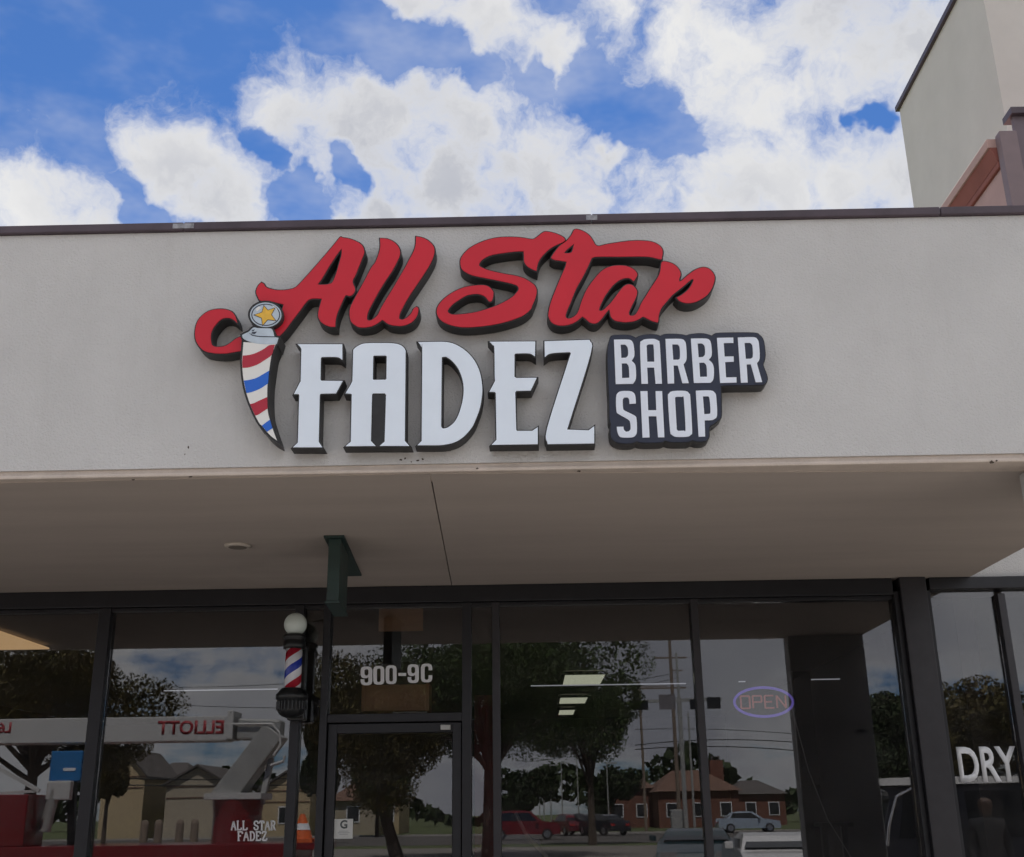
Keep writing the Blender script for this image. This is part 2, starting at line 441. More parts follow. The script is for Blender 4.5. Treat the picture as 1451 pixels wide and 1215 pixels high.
def offset(lp, d):
    k = len(lp)
    ar = sum(lp[i][0] * lp[(i + 1) % k][1] - lp[(i + 1) % k][0] * lp[i][1] for i in range(k))
    sg = 1 if ar > 0 else -1
    out = []
    for i in range(k):
        a, b, c = Vector(lp[i - 1]), Vector(lp[i]), Vector(lp[(i + 1) % k])
        e1, e2 = (b - a), (c - b)
        if e1.length < 1e-7 or e2.length < 1e-7: out.append(tuple(b)); continue
        e1.normalize(); e2.normalize()
        n1, n2 = Vector((e1.y, -e1.x)) * sg, Vector((e2.y, -e2.x)) * sg
        m = n1 + n2
        if m.length < 1e-3: m = n1
        m.normalize()
        q = d / max(0.45, m.dot(n1))
        out.append((b.x + m.x * q, b.y + m.y * q))
    return out

def curve(pts, corner=75, sub=4):
    P = [Vector(p) for p in pts]; n = len(P)
    cr = []
    for i in range(n):
        a, b = P[i] - P[i - 1], P[(i + 1) % n] - P[i]
        cr.append(a.length < 1e-6 or b.length < 1e-6 or math.degrees(a.angle(b)) > corner)
    out = []
    for i in range(n):
        p1, p2 = P[i], P[(i + 1) % n]
        p0 = p1 * 2 - p2 if cr[i] else P[i - 1]
        p3 = p2 * 2 - p1 if cr[(i + 1) % n] else P[(i + 2) % n]
        k = 1 if (cr[i] and cr[(i + 1) % n]) else sub
        for s in range(k):
            t = s / k
            out.append(tuple(0.5 * ((2 * p1) + (p2 - p0) * t + (2 * p0 - 5 * p1 + 4 * p2 - p3) * t * t + (3 * p1 - p0 - 3 * p2 + p3) * t ** 3)))
    return out

def plane_loop(pts, Y):
    r = []
    for px, py in pts:
        p = at(px, py, Y); r.append((p.x, p.z))
    return r

_fonts = {}
def text_mesh(name, s, height, m, matrix, xs=1.0, bold=0.0, depth=0.002, parent=None, gap=1.0):
    cu = bpy.data.curves.new(name + '_c', 'FONT'); cu.body = s; cu.size = 1.0; cu.offset = bold; cu.extrude = 0.0; cu.resolution_u = 4
    cu.space_character = gap
    ob = bpy.data.objects.new(name + '_c', cu); COL.objects.link(ob)
    dg = bpy.context.evaluated_depsgraph_get()
    me = bpy.data.meshes.new_from_object(ob.evaluated_get(dg))
    bpy.data.objects.remove(ob); bpy.data.curves.remove(cu)
    xsv = [v.co.x for v in me.vertices]; ysv = [v.co.y for v in me.vertices]
    x0, x1, y0, y1 = min(xsv), max(xsv), min(ysv), max(ysv)
    k = height / (y1 - y0)
    for v in me.vertices:
        v.co = Vector(((v.co.x - (x0 + x1) / 2) * k * xs, (v.co.y - y0) * k, 0))
    bm = bmesh.new(); bm.from_mesh(me)
    r = bmesh.ops.extrude_face_region(bm, geom=bm.faces[:])
    bmesh.ops.translate(bm, verts=[e for e in r['geom'] if isinstance(e, bmesh.types.BMVert)], vec=(0, 0, depth))
    bmesh.ops.recalc_face_normals(bm, faces=bm.faces); bm.transform(matrix); bm.to_mesh(me); bm.free()
    me.materials.clear(); me.materials.append(m); me.name = name
    o = bpy.data.objects.new(name, me); COL.objects.link(o)
    if parent is not None: child(o, parent)
    return o

def facing(origin, xdir, ydir):                               # matrix with text x along xdir, text y along ydir
    x, y = Vector(xdir).normalized(), Vector(ydir).normalized(); z = x.cross(y)
    return Matrix.Translation(origin) @ Matrix((x, y, z)).transposed().to_4x4()

# ------------------------------------------------------------------ the place: levels and planes
YW, YF = 7.0, 4.495            # glass plane, front face of the canopy fascia
ZS, ZT = 2.949, 4.145          # soffit, top of the coping
XC = 2.74                      # right end of the canopy
XL, XR = -11.0, 12.0
ZHEAD = 2.845                  # underside of the storefront head
MIR = 2 * YW                   # a reflection seen at depth d stands at MIR - d
def back(px, py, d):           # real place of something the glass shows at depth d
    p = at(px, py, d); p.y = MIR - d
    return p
def bx_at(px, d, base=1160):   # x of something reflected at column px
    return at(px, base, d).x

# ground, road, pavement
g = MB().box(-700, 700, -900, 300, -0.5, -0.02).build('ground', GRASSM); tag(g, kind='structure')
g = MB().box(-60, 60, -46, 1.7, -0.02, 0.0).build('parking_lot', ASPHALT); tag(g, kind='structure')
g = MB().box(-500, 500, -79, -52, -0.02, -0.004).build('road', ROADM); tag(g, kind='structure')
g = MB().box(-500, 500, -79.35, -79.0, -0.02, 0.12).build('far_kerb', CONCRETE); tag(g, kind='structure')
g = MB().box(-500, 500, -83.5, -81.5, -0.02, 0.03).build('far_pavement', CONCRETE); tag(g, kind='structure')
pv = MB().box(-30, 30, 1.6, 7.4, -0.02, 0.12).build('pavement', CONCRETE, bevel=0.01); tag(pv, kind='structure')
for k in range(12):
    x = -17 + k * 2.9
    s = MB().box(x, x + 0.1, -6.2, -1.2, 0.0, 0.004).build('parking_line', VINYL)
    s['kind'] = 'structure'

# ------------------------------------------------------------------ shop building
B = empty('shop_building', (0, YW, 0), 'grey stucco shop block with deep canopy and dark bronze storefront glazing', 'building')
FT = 0.16
# fascia of the canopy
zf0 = 2.990
MB().box(XL, XC, YF, YF + FT, zf0, ZT - 0.04).build('fascia', STUCCO, B)
# drip edge at its foot
zm_ = 2.9685
MB().box(XL, XC + .002, YF + .010, YF + FT - .01, zm_ + .0005, zf0 - .0005).build('drip_reveal', TRIM, B)
MB().box(XL, XC + .004, YF - .007, YF + FT - .012, ZS + .003, zm_).build('drip_edge', TRIM, B, bevel=0.006)
# coping in lengths, with lapped joints
js = [XL, at(262, 322, YF).x, at(838, 311, YF).x, at(1330, 300, YF).x, XC + 0.03]
for a, b in zip(js[:-1], js[1:]):
    m = MB()
    m.box(a + 0.0015, b - 0.0015, YF - 0.022, YF + FT + 0.03, ZT - 0.038, ZT)
    m.build('coping', COPING, B, bevel=0.005)
for jx, w in ((js[1], 0.095), (js[2], 0.05)):
    MB().box(jx - w / 2, jx + w / 2, YF - 0.0245, YF - 0.0222, ZT - 0.032, ZT - 0.008).build('joint_patch', SCRAPE, B)
# soffit boards with the open joint
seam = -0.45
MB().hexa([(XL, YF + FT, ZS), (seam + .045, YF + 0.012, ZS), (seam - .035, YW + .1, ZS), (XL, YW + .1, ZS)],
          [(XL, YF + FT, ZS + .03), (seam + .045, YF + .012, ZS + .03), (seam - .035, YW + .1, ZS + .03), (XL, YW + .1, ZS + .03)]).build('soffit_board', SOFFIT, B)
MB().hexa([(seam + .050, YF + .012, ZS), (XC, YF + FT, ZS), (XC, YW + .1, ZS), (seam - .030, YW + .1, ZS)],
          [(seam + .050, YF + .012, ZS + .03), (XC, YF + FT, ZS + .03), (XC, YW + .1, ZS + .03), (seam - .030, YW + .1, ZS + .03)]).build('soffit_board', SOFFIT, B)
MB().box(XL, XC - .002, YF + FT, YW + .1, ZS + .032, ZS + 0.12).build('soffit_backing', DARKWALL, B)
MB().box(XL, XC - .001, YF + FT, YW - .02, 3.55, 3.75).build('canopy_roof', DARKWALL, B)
MB().box(XC - .12, XC, YF + FT, YW - .02, ZS + .121, ZT - .045).build('canopy_end', STUCCO, B)
# pier at the canopy's outer corner
MB().box(2.12, XC - .004, YF + .012, YF + .185, 0.12, ZS - .001).build('pier', STUCCO, B, bevel=0.006)
# wall over the glazing and the shop's shell
MB().box(XC + .001, XR, YW - .02, YW + .14, ZS + .002, 3.95).build('upper_wall', STUCCO, B)
MB().box(XL, XC, YW + .1, YW + .25, ZS + .002, 3.95).build('upper_wall', STUCCO, B)
MB().box(XL, XR, YW + .02, 19.2, 3.96, 4.02).build('roof', ROOFG, B)
MB().box(XL, XR, 19.0, 19.2, -.02, 3.95).build('back_wall', STUCCO, B)
MB().box(XL - .2, XL - .001, YW, 19.2, -.02, 3.95).build('side_wall', STUCCO, B)
MB().box(XR + .001, XR + .2, YW, 19.2, -.02, 3.95).build('side_wall', STUCCO, B)
# small paint chips on the drip edge and the stucco over it
random.seed(5)
def chip(px, py, w, h, Y):
    p = at(px, py, Y)
    pts = []
    for k in range(9):
        a = 2 * math.pi * k / 9; r = random.uniform(0.6, 1.15)
        pts.append((p.x + math.cos(a) * w * r, p.z + math.sin(a) * h * r))
    MB().prism([pts], Y - .0012, Y + .0006).build('paint_chip', BARK, B)
for (px, py, w, h) in ((568, 652, .006, .004), (574, 650, .004, .006), (592, 653, .008, .004), (599, 651, .005, .004), (583, 655, .003, .003), (267, 634, .004, .007), (262, 644, .003, .003)):
    chip(px, py, w, h, YF - .0002)
for (px, py, w, h) in ((676, 661, .006, .005), (820, 665, .008, .005), (1405, 652, .010, .009), (1412, 650, .006, .005), (270, 673, .010, .004), (189, 677, .008, .004)):
    chip(px, py + 3, w, h * .8, YF - .0072)

# ------------------------------------------------------------------ storefront glazing
FR0, FR1 = YW - .055, YW + .055
def vx(px_top, px_bot):        # a vertical member from its photo columns near y 853 and y 1213
    return (at(px_top, 853, YW).x + at(px_bot, 1213, YW).x) / 2
def member(name, x0, x1, z0, z1, m=BRONZE, y0=FR0, y1=FR1, parent=B):
    return MB().box(x0, x1, y0, y1, z0, z1).build(name, m, parent, bevel=0.004)
MX = {}
def mullion(key, pt0, pt1, pb0, pb1, m=BRONZE, y0=FR0, z0=0.45):
    a, b = vx(pt0, pb0), vx(pt1, pb1)
    MX[key] = (a, b)
    member('mullion', a, b, z0, ZHEAD - .001, m, y0)
mullion('m0', 144, 163, 111, 127)
mullion('m1', 423, 433, 402, 418)
mullion('dl', 459, 469, 450, 461, z0=0.12)
mullion('dr', 655, 667, 656, 670, z0=0.12)
mullion('m2', 696, 707, 701, 712, BRONZE2)
mullion('m3', 978, 988, 998, 1009, BRONZE2)
MX['p'] = (vx(1265, 1305), vx(1315, 1362))
mullion('m5', 1416, 1426, 1458, 1470, BRONZE2)
MX['ml'] = (-4.62, -4.53); member('mullion', *MX['ml'], 0.45, ZHEAD - .001)
MX['mr'] = (4.6, 4.68); member('mullion', *MX['mr'], 0.45, ZHEAD - .001)
# head, in two heights, and the broad pier between the two shops
member('head_frame', XL, MX['p'][0] - .001, ZHEAD, ZS - .001, BRONZE, YW - .07, YW + .07)
member('head_frame', MX['p'][1] + .001, XR, ZHEAD + .03, ZS - .001, BRONZE, YW - .07, YW + .07)
member('head_bead', XL, MX['p'][0] - .002, ZHEAD - .024, ZHEAD - .001, BRONZE, YW - .04, YW + .02)
p0, p1 = MX['p']
member('shop_pier', p0 + .035, p1 - .03, 0.12, ZS - .002, BRONZE2, YW - .10, YW + .10)
member('pier_trim', p0, p0 + .034, 0.12, ZHEAD + .02, BRONZE, YW - .065, YW + .06)
member('pier_trim', p1 - .029, p1, 0.12, ZHEAD + .02, BRONZE, YW - .065, YW + .06)
# bulkhead under the glass
for a, b in ((XL, MX['dl'][0] - .001), (MX['dr'][1] + .001, p0 - .001), (p1 + .001, XR)):
    MB().box(a, b, YW - .05, YW + .1, 0.12, 0.40).build('bulkhead', STUCCO, B)
    member('sill', a, b, 0.401, 0.449, BRONZE, YW - .08, YW + .06)
# panes
def pane(x0, x1, z0, z1, parent=B, y=YW):
    return MB().box(x0 + .001, x1 - .001, y - .004, y + .004, z0, z1).build('pane', GLASS, parent)
zp = ZHEAD - .025
spans = [(XL + .01, MX['ml'][0]), (MX['ml'][1], MX['m0'][0]), (MX['m0'][1], MX['m1'][0]), (MX['m1'][1], MX['dl'][0]),
         (MX['dr'][1], MX['m2'][0]), (MX['m2'][1], MX['m3'][0]), (MX['m3'][1], p0)]
for a, b in spans: pane(a, b, 0.45, zp)
for a, b in ((p1, MX['m5'][0]), (MX['m5'][1], MX['mr'][0]), (MX['mr'][1], XR - .01)): pane(a, b, 0.45, ZHEAD + .029)
# transom over the door and the door itself
zt0, zt1 = at(560, 1024, YW).z, at(560, 1012, YW).z
d0, d1 = MX['dl'][1], MX['dr'][0]
member('transom_bar', d0 + .001, d1 - .001, zt0, zt1)
pane(d0, d1, zt1 + .001, zp)
DR = empty('door', (d0, YW, 0.12)); DR.parent = B; DR.location = (d0, 0, .12)
zd = zt0 - .006
def dpart(name, x0, x1, z0, z1, m=BRONZE, y0=YW - .024, y1=YW + .024):
    o = MB().box(x0, x1, y0, y1, z0, z1).build(name, m, None, bevel=0.003)
    o.parent = DR; o.location = (-d0, -YW, -.12); return o
sw = .052
dpart('stile', d0 + .006, d0 + .006 + sw, .14, zd); dpart('stile', d1 - .006 - sw, d1 - .006, .14, zd)
dpart('top_rail', d0 + .0065 + sw, d1 - .0065 - sw, zd - .055, zd); dpart('bottom_rail', d0 + .0065 + sw, d1 - .0065 - sw, .14, .36)
dpart('pane', d0 + .007 + sw, d1 - .007 - sw, .361, zd - .056, GLASS, YW - .004, YW + .004)
dpart('push_bar', d0 + .007 + sw, d1 - .007 - sw, 1.02, 1.05, GALV, YW - .07, YW - .045)
dpart('closer', d1 - .13, d1 - .07, zd - .045, zd - .015, GALV, YW - .05, YW - .026)

# ------------------------------------------------------------------ inside the shop
f = MB().box(XL, XR, YW + .06, 19, -.02, .12).build('interior_floor', FLOORM); tag(f, kind='structure')
ZC = 2.83
f = MB().box(XL, XR, YW + .12, 19, ZC + .02, ZC + .1).build('interior_ceiling', CEIL); tag(f, kind='structure')
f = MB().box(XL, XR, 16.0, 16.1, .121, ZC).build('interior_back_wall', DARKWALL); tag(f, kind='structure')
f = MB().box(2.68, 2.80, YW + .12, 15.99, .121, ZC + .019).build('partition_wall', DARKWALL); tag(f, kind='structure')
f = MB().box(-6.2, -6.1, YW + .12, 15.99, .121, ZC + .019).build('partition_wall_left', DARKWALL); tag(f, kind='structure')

def troffer(corners, lab, m=LAMP):
    pts = [on_level(px, py, ZC) for px, py in corners]
    x0 = min(p.x for p in pts); x1 = max(p.x for p in pts); y0 = min(p.y for p in pts); y1 = max(p.y for p in pts)
    t = empty('ceiling_light', ((x0 + x1) / 2, (y0 + y1) / 2, ZC), lab, 'light', 'ceiling lights inside the shop')
    MB().box(x0, x1, y0, y1, ZC - .012, ZC + .0).build('lens', m, t)
    fr = MB()
    fr.box(x0 - .03, x1 + .03, y0 - .03, y0 - .001, ZC - .02, ZC + .012).box(x0 - .03, x1 + .03, y1 + .001, y1 + .03, ZC - .02, ZC + .012)
    fr.box(x0 - .03, x0 - .001, y0, y1, ZC - .02, ZC + .012).box(x1 + .001, x1 + .03, y0, y1, ZC - .02, ZC + .012)
    fr.build('frame', BRONZE2, t)
troffer([(797, 970), (858, 953)], 'brightest ceiling light behind the middle window, nearest the glass')
troffer([(792, 996), (833, 986)], 'second ceiling light behind the middle window')
troffer([(791, 1012), (815, 1004)], 'small farthest ceiling light behind the middle window')
w = MB()
a, b = on_level(70, 918, ZC), on_level(0, 921, ZC)
wl = w.box(a.x - 1.6, a.x, YW + .25, a.y, ZC - .012, ZC).build('ceiling_panel', WARM)  # emission stands in for lamplight falling on this stretch of ceiling
tag(wl, 'patch of ceiling glowing in place of warm lamplight behind the leftmost window', 'light')
ledz = 2.66
for (xa, xb, py) in ((232, 398, 979), (752, 968, 972), (1047, 1056, 966), (1150, 1240, 963)):
    pa = on_level(xa, py, ledz); pb = on_level(xb, py, ledz)
    o = MB().box(pa.x, pb.x, pa.y, pa.y + .02, ledz - .004, ledz + .004).build('strip_light', LED)
    tag(o, 'thin white strip light ' + {232: 'behind the window with the barber pole', 752: 'crossing the middle window', 1047: 'as a short dash over the open sign', 1150: 'over the dark television'}[xa], 'light', 'strip lights inside the shop')

def inner_rect(name, px0, py0, px1, py1, Y, m, lab, cat, dep=.02):
    a, b = at(px0, py0, Y), at(px1, py1, Y)
    o = MB().box(a.x, b.x, Y, Y + dep, b.z, a.z).build(name, m, bevel=.003)
    return tag(o, lab, cat)
inner_rect('cardboard_sheet', 537, 862, 599, 894, YW + .10, CARD, 'plain tan cardboard sheet high behind the transom glass', 'cardboard')
cb = empty('cardboard_box', at(560, 1008, YW + .12), 'brown cardboard box behind the house number over the door', 'box')
a, b = at(513, 971, YW + .12), at(608, 1007, YW + .12)
MB().box(a.x + .02, b.x - .02, YW + .12, YW + .30, b.z, a.z).build('carton', CARD, cb, bevel=.004)
MB().box(a.x, a.x + .019, YW + .115, YW + .30, b.z - .002, a.z + .004).build('end_flap', CARD, cb)
MB().box(b.x - .019, b.x, YW + .115, YW + .30, b.z - .002, a.z + .004).build('end_flap', CARD, cb)
a, b = at(556, 1009, YW + .10), at(605, 1012, YW + .10)
o = MB().box(a.x, b.x, YW + .10, YW + .13, b.z, a.z).build('paper_strip', VINYL); tag(o, 'thin white strip lying under the cardboard box', 'strip')
inner_rect('curtain', 672, 985, 700, 1215, YW + .5, mat('dark_red_cloth', (0.16, 0.03, 0.03), .9, var=.3, vscale=6, stretch=(6, 1, .4)), 'dark red curtain inside the narrow sidelight', 'curtain', .05)
tv = empty('television', at(1160, 1118, 11.0), 'black television screen hanging inside the right window', 'television')
a, b = at(1120, 948, 11.0), at(1212, 1116, 11.0)
MB().box(a.x, b.x, 11.0, 11.06, b.z, a.z).build('case', POLEBLACK, tv, bevel=.006)
MB().box(a.x + .02, b.x - .02, 10.997, 10.9995, b.z + .02, a.z - .02).build('screen', CARGLASS, tv)
# slatted rack seen low behind the right window
rk = empty('rack', at(1200, 1215, 10.0), 'dark slatted rack low behind the right window', 'rack')
a = at(1165, 1166, 10.0); b = at(1242, 1170, 10.0)
MB().box(a.x, b.x, 10.0, 10.3, a.z - .035, a.z).build('top_rail', POLEBLACK, rk)
for px in (1170, 1199, 1221, 1236):
    q = at(px, 1190, 10.0); MB().box(q.x - .022, q.x + .022, 10.02, 10.07, .12, a.z - .036).build('slat', POLEBLACK, rk)
# barber chair, only its headrest and one arm showing
ch = empty('barber_chair', (bx_at(728, 8.6), 8.6, .12), 'navy barber chair with pale arm low behind the middle window', 'chair')
NAVYL = mat('navy_leather', (0.05, 0.06, 0.15), .45)
cxx = bx_at(727, 8.6)
prof = curve([(cxx - .24, .62), (cxx - .25, 1.25), (cxx - .20, 1.42), (cxx, 1.455), (cxx + .15, 1.43), (cxx + .20, 1.33), (cxx + .21, .62)], 80)
MB().prism([prof], 8.6, 8.72).build('backrest', NAVYL, ch, bevel=.01)
MB().box(cxx - .26, cxx + .26, 8.12, 8.6, .5, .62).build('seat', NAVYL, ch, bevel=.03)
MB().tube([(cxx + .24, 8.62, 1.30), (cxx + .10, 8.55, 1.44), (cxx + .02, 8.5, 1.60)], .014).build('arm', GALV, ch)
MB().lathe([(.30, .121), (.28, .16), (.06, .19), (.05, .5)], (cxx, 8.4, 0), 20).build('pedestal', GALV, ch)

# neon open sign and its cord
nc = at(1082, 995, YW + .09)
ng = empty('open_sign', nc, 'violet and red neon OPEN sign in the right window', 'sign')
rx = (at(1124, 995, YW + .09).x - at(1041, 995, YW + .09).x) / 2; rz = (at(1082, 975, YW + .09).z - at(1082, 1016, YW + .09).z) / 2
ring = [(nc.x + rx * math.cos(t * math.pi / 20), YW + .09, nc.z + rz * math.sin(t * math.pi / 20)) for t in range(41)]
MB().tube(ring, .008, 8, False).build('ring_tube', NEONB, ng)
lw = rx * .36
segs = {'O': [[(0, 0), (1, 0), (1, 1), (0, 1), (0, 0)]], 'P': [[(0, 0), (0, 1), (1, 1), (1, .5), (0, .5)]],
        'E': [[(1, 0), (0, 0), (0, 1), (1, 1)], [(0, .5), (.8, .5)]], 'N': [[(0, 0), (0, 1), (1, 0), (1, 1)]]}
for i, chh in enumerate('OPEN'):
    m = MB()
    for sg in segs[chh]:
        pts = [(nc.x + (-.78 + i * .41) * rx + u * rx * .30, YW + .085, nc.z + (v - .5) * rz * .85) for u, v in sg]
        for p_, q_ in zip(pts[:-1], pts[1:]): m.tube([p_, q_], .0055, 6)
    m.build('letter_tube', NEONR, ng)
MB().tube([(nc.x + rx * .95, YW + .1, nc.z - rz * .3), tuple(at(1145, 1090, YW + .12)), tuple(at(1172, 1160, YW + .15)), tuple(at(1215, 1230, YW + .2))], .003, 6).build('cord', CORDM, ng)

# ------------------------------------------------------------------ lettering on the glass
def on_glass(name, s, px0, px1, py_bot, py_top, lab, xs=None, bold=.02, m=VINYL, gap=1.0):
    Y = YW - .0062
    c = at((px0 + px1) / 2, py_bot, Y); h = at((px0 + px1) / 2, py_top, Y).z - c.z
    wd = at(px1, py_bot, Y).x - at(px0, py_bot, Y).x
    o = text_mesh(name, s, h, m, facing(c, (1, 0, 0), (0, 0, 1)), 1.0, bold, .0012, gap=gap)
    cur = max(v.co.x for v in o.data.vertices) - min(v.co.x for v in o.data.vertices)
    mid = c.x
    for v in o.data.vertices: v.co.x = mid + (v.co.x - mid) * wd / cur
    return tag(o, lab, 'lettering')
GL = {'0': [[(0, .2), (.08, .06), (.3, 0), (.7, 0), (.92, .06), (1, .2), (1, .8), (.92, .94), (.7, 1), (.3, 1), (.08, .94), (0, .8)],
            [(.33, .2), (.42, .14), (.58, .14), (.67, .2), (.67, .8), (.58, .86), (.42, .86), (.33, .8)]],
      '9': [[(0, .32), (0, .2), (.08, .06), (.3, 0), (.7, 0), (.92, .06), (1, .2), (1, .8), (.92, .94), (.7, 1), (.3, 1), (.08, .94), (0, .8), (0, .56), (.1, .42), (.3, .37), (.55, .38), (.67, .44), (.67, .2), (.58, .14), (.42, .14), (.33, .2), (.33, .32)],
            [(.33, .6), (.42, .52), (.58, .52), (.67, .6), (.67, .8), (.58, .86), (.42, .86), (.33, .8)]],
      'C': [[(1, .64), (1, .8), (.92, .94), (.7, 1), (.3, 1), (.08, .94), (0, .8), (0, .2), (.08, .06), (.3, 0), (.7, 0), (.92, .06), (1, .2), (1, .38), (.67, .38), (.67, .2), (.58, .14), (.42, .14), (.33, .2), (.33, .8), (.42, .86), (.58, .86), (.67, .8), (.67, .64)]],
      '-': [[(0, .40), (1, .40), (1, .56), (0, .56)]]}
hn = empty('window_lettering', at(561, 969, YW - .006), 'white number 900-9C on the glass over the door', 'lettering')
for chh, xa, xb in (('9', 511, 527.5), ('0', 529, 544.5), ('0', 546.5, 562), ('-', 564.5, 575.5), ('9', 577.5, 593.5), ('C', 596.5, 612.5)):
    yb = 971.3 - (xa - 511) * .048; ytp = yb - 26.5
    MB().prism([plane_loop([(xa + (xb - xa) * u, yb + (ytp - yb) * v) for u, v in lp], YW - .0062) for lp in GL[chh]], YW - .0074, YW - .0062).build('numeral', VINYL, hn)
on_glass('window_lettering', 'DRY', 1361, 1446, 1108, 1058, 'big white word DRY on the shop glass beyond the dark pier', bold=.025)
# slab serif name, drawn as strokes
SL = {'A': [[(0, 0), (.5, 1), (1, 0)], [(.2, .38), (.8, .38)], [(-.15, 0), (.22, 0)], [(.78, 0), (1.15, 0)]],
      'L': [[(.15, 1), (.15, 0), (1, 0), (1, .25)], [(-.08, 1), (.4, 1)], [(-.08, 0), (.2, 0)]],
      'S': [[(.95, .7), (.95, .9), (.7, 1), (.3, 1), (.05, .85), (.1, .6), (.9, .4), (.95, .15), (.7, 0), (.3, 0), (.05, .12), (.05, .32)]],
      'T': [[(0, .75), (0, 1), (1, 1), (1, .75)], [(.5, 1), (.5, 0)], [(.28, 0), (.72, 0)]],
      'R': [[(.15, 0), (.15, 1), (.7, 1), (.92, .8), (.7, .5), (.15, .5)], [(.6, .5), (.9, 0), (1.1, 0)], [(-.08, 1), (.2, 1)], [(-.08, 0), (.38, 0)]],
      'F': [[(.15, 0), (.15, 1), (1, 1), (1, .75)], [(.15, .52), (.7, .52)], [(-.08, 1), (.2, 1)], [(-.08, 0), (.42, 0)]],
      'D': [[(.15, 0), (.15, 1), (.6, 1), (.95, .75), (.95, .25), (.6, 0), (-.08, 0)], [(-.08, 1), (.2, 1)]],
      'E': [[(.15, 0), (.15, 1), (.95, 1), (.95, .75)], [(.15, .52), (.65, .52)], [(-.08, 0), (1, 0), (1, .25)], [(-.08, 1), (.2, 1)]],
      'Z': [[(.05, .75), (.05, 1), (.95, 1), (.05, 0), (1, 0), (1, .25)]]}
def slab(s, px0, px1, py_bot, py_top, lab):
    Y = YW - .0062; n = len(s); step = (px1 - px0) / n
    t = empty('window_lettering', at((px0 + px1) / 2, py_bot, Y), lab, 'lettering')
    for i, chh in enumerate(s):
        if chh == ' ': continue
        m = MB()
        for sg in SL[chh]:
            pts = [at(px0 + step * (i + .12 + u * .74), py_bot + (py_top - py_bot) * v, Y) for u, v in sg]
            for p, q in zip(pts[:-1], pts[1:]): m.beam(p, q, .0085, .0014, (0, 1, 0))
        m.build('letter', VINYL, t)
    return t
slab('ALL STAR', 327, 391, 1176, 1164, 'small white slab serif ALL STAR on the window under the barber pole')
slab('FADEZ', 336, 379, 1191, 1179, 'small white slab serif FADEZ on the window, below ALL STAR')
# square sticker on the door
st = empty('door_sticker', at(486, 1188, YW - .006), 'pale square sticker with a dark letter G on the door glass', 'sticker')
a, b = at(474, 1161, YW - .006), at(499.5, 1188.5, YW - .006)
MB().box(a.x, b.x, YW - .0065, YW - .005, b.z, a.z).build('sheet', mat('sticker_white', (.55, .55, .53), .6, var=.05), st)
c = at(487, 1174.5, YW - .0068)
text_mesh('letter', 'G', .048, mat('sticker_ink', (.10, .11, .11), .6), facing(c, (1, 0, 0), (0, 0, 1)), 1.0, .03, .0006, st)
for k, wd in enumerate((.055, .07, .05)):
    q = at(487, 1178.5 + k * 2.2, YW - .0068)
    MB().box(q.x - wd / 2, q.x + wd / 2, YW - .0072, YW - .0067, q.z, q.z + .0035).build('print_line', mat('sticker_grey', (.33, .34, .34), .6), st)

# ------------------------------------------------------------------ things under the canopy
# recessed downlight
q = on_level(337, 773, ZS)
dl = empty('downlight', q, 'small round recessed light in the canopy soffit', 'light')
MB().lathe([(.056, ZS - .012), (.066, ZS - .010), (.070, ZS - .0005)], (q.x, q.y, 0), 28).build('trim_ring', mat('off_white', (.58, .52, .46), .6), dl, smooth=True)
MB().lathe([(.046, ZS - .014), (.048, ZS - .0125)], (q.x, q.y, 0), 28).build('lens', mat('dim_lens', (.20, .17, .14), .5), dl)
# dark green blade sign hung under the soffit, end on to the street
y0, y1 = 5.56, 6.55
bs = empty('blade_sign', (-.98, 6.0, ZS - .25), 'dark green blade sign hung edge-on under the canopy', 'sign')
def skew(xa, xb, ya, yb, za, zb, sh):                        # a box whose far end stands a little to the left
    lo = [(xa, ya, za), (xb, ya, za), (xb - sh, yb, za), (xa - sh, yb, za)]
    return MB().hexa(lo, [(x, y, zb) for x, y, _ in lo])
skew(-1.035, -.930, y0, y1, ZS - .012, ZS - .001, .055).build('mounting_plate', GREEN, bs, bevel=.002)
skew(-1.014, -.952, y0 + .03, 5.98, ZS - .330, ZS - .0125, .022).build('panel', GREEN, bs, bevel=.004)
skew(-1.020, -.946, y0 + .022, 5.99, ZS - .343, ZS - .3312, .022).build('edge_strip', GREEN, bs, bevel=.002)

# barber pole on the mullion
pc = at(416, 940, YW - .20); bxp, byp = pc.x, YW - .20
def zpx(py): return at(416, py, byp).z
bp = empty('barber_pole', (bxp, byp, zpx(1005)), 'black barber pole with opal globe and red, white and blue striped cylinder', 'barber pole')
rg = (at(432.5, 885, byp).x - at(400.5, 885, byp).x) / 2
zc = zpx(885)
gl = [(rg * math.sin(t), zc - rg * math.cos(t)) for t in [math.radians(a) for a in range(18, 181, 9)]]
gl[-1] = (.001, zc + rg)
MB().lathe(gl, (bxp, byp, 0), 32).build('globe', OPAL, bp, smooth=True)
zA, zB = zpx(919), zpx(977)
rc = (at(426.5, 940, byp).x - at(403, 940, byp).x) / 2
MB().lathe([(rc * 1.30, zA - .004), (rc * 1.34, zA + .012), (rc * 1.34, zA + .035), (rc * 1.22, zA + .045), (rc * 1.22, zA + .055), (rc * 1.36, zA + .06), (rc * 1.30, zA + .075),
            (rc * 1.05, zA + .085), (rc * .95, zc - rg * .93)], (bxp, byp, 0), 32).build('cap', POLEBLACK, bp, smooth=True)
stp = bpy.data.materials.new('barber_stripes'); stp.use_nodes = True
nt = stp.node_tree; N, L = nt.nodes, nt.links; b_ = N['Principled BSDF']; b_.inputs['Roughness'].default_value = .25
tcn = N.new('ShaderNodeTexCoord'); sp = N.new('ShaderNodeSeparateXYZ'); L.new(tcn.outputs['Object'], sp.inputs[0])
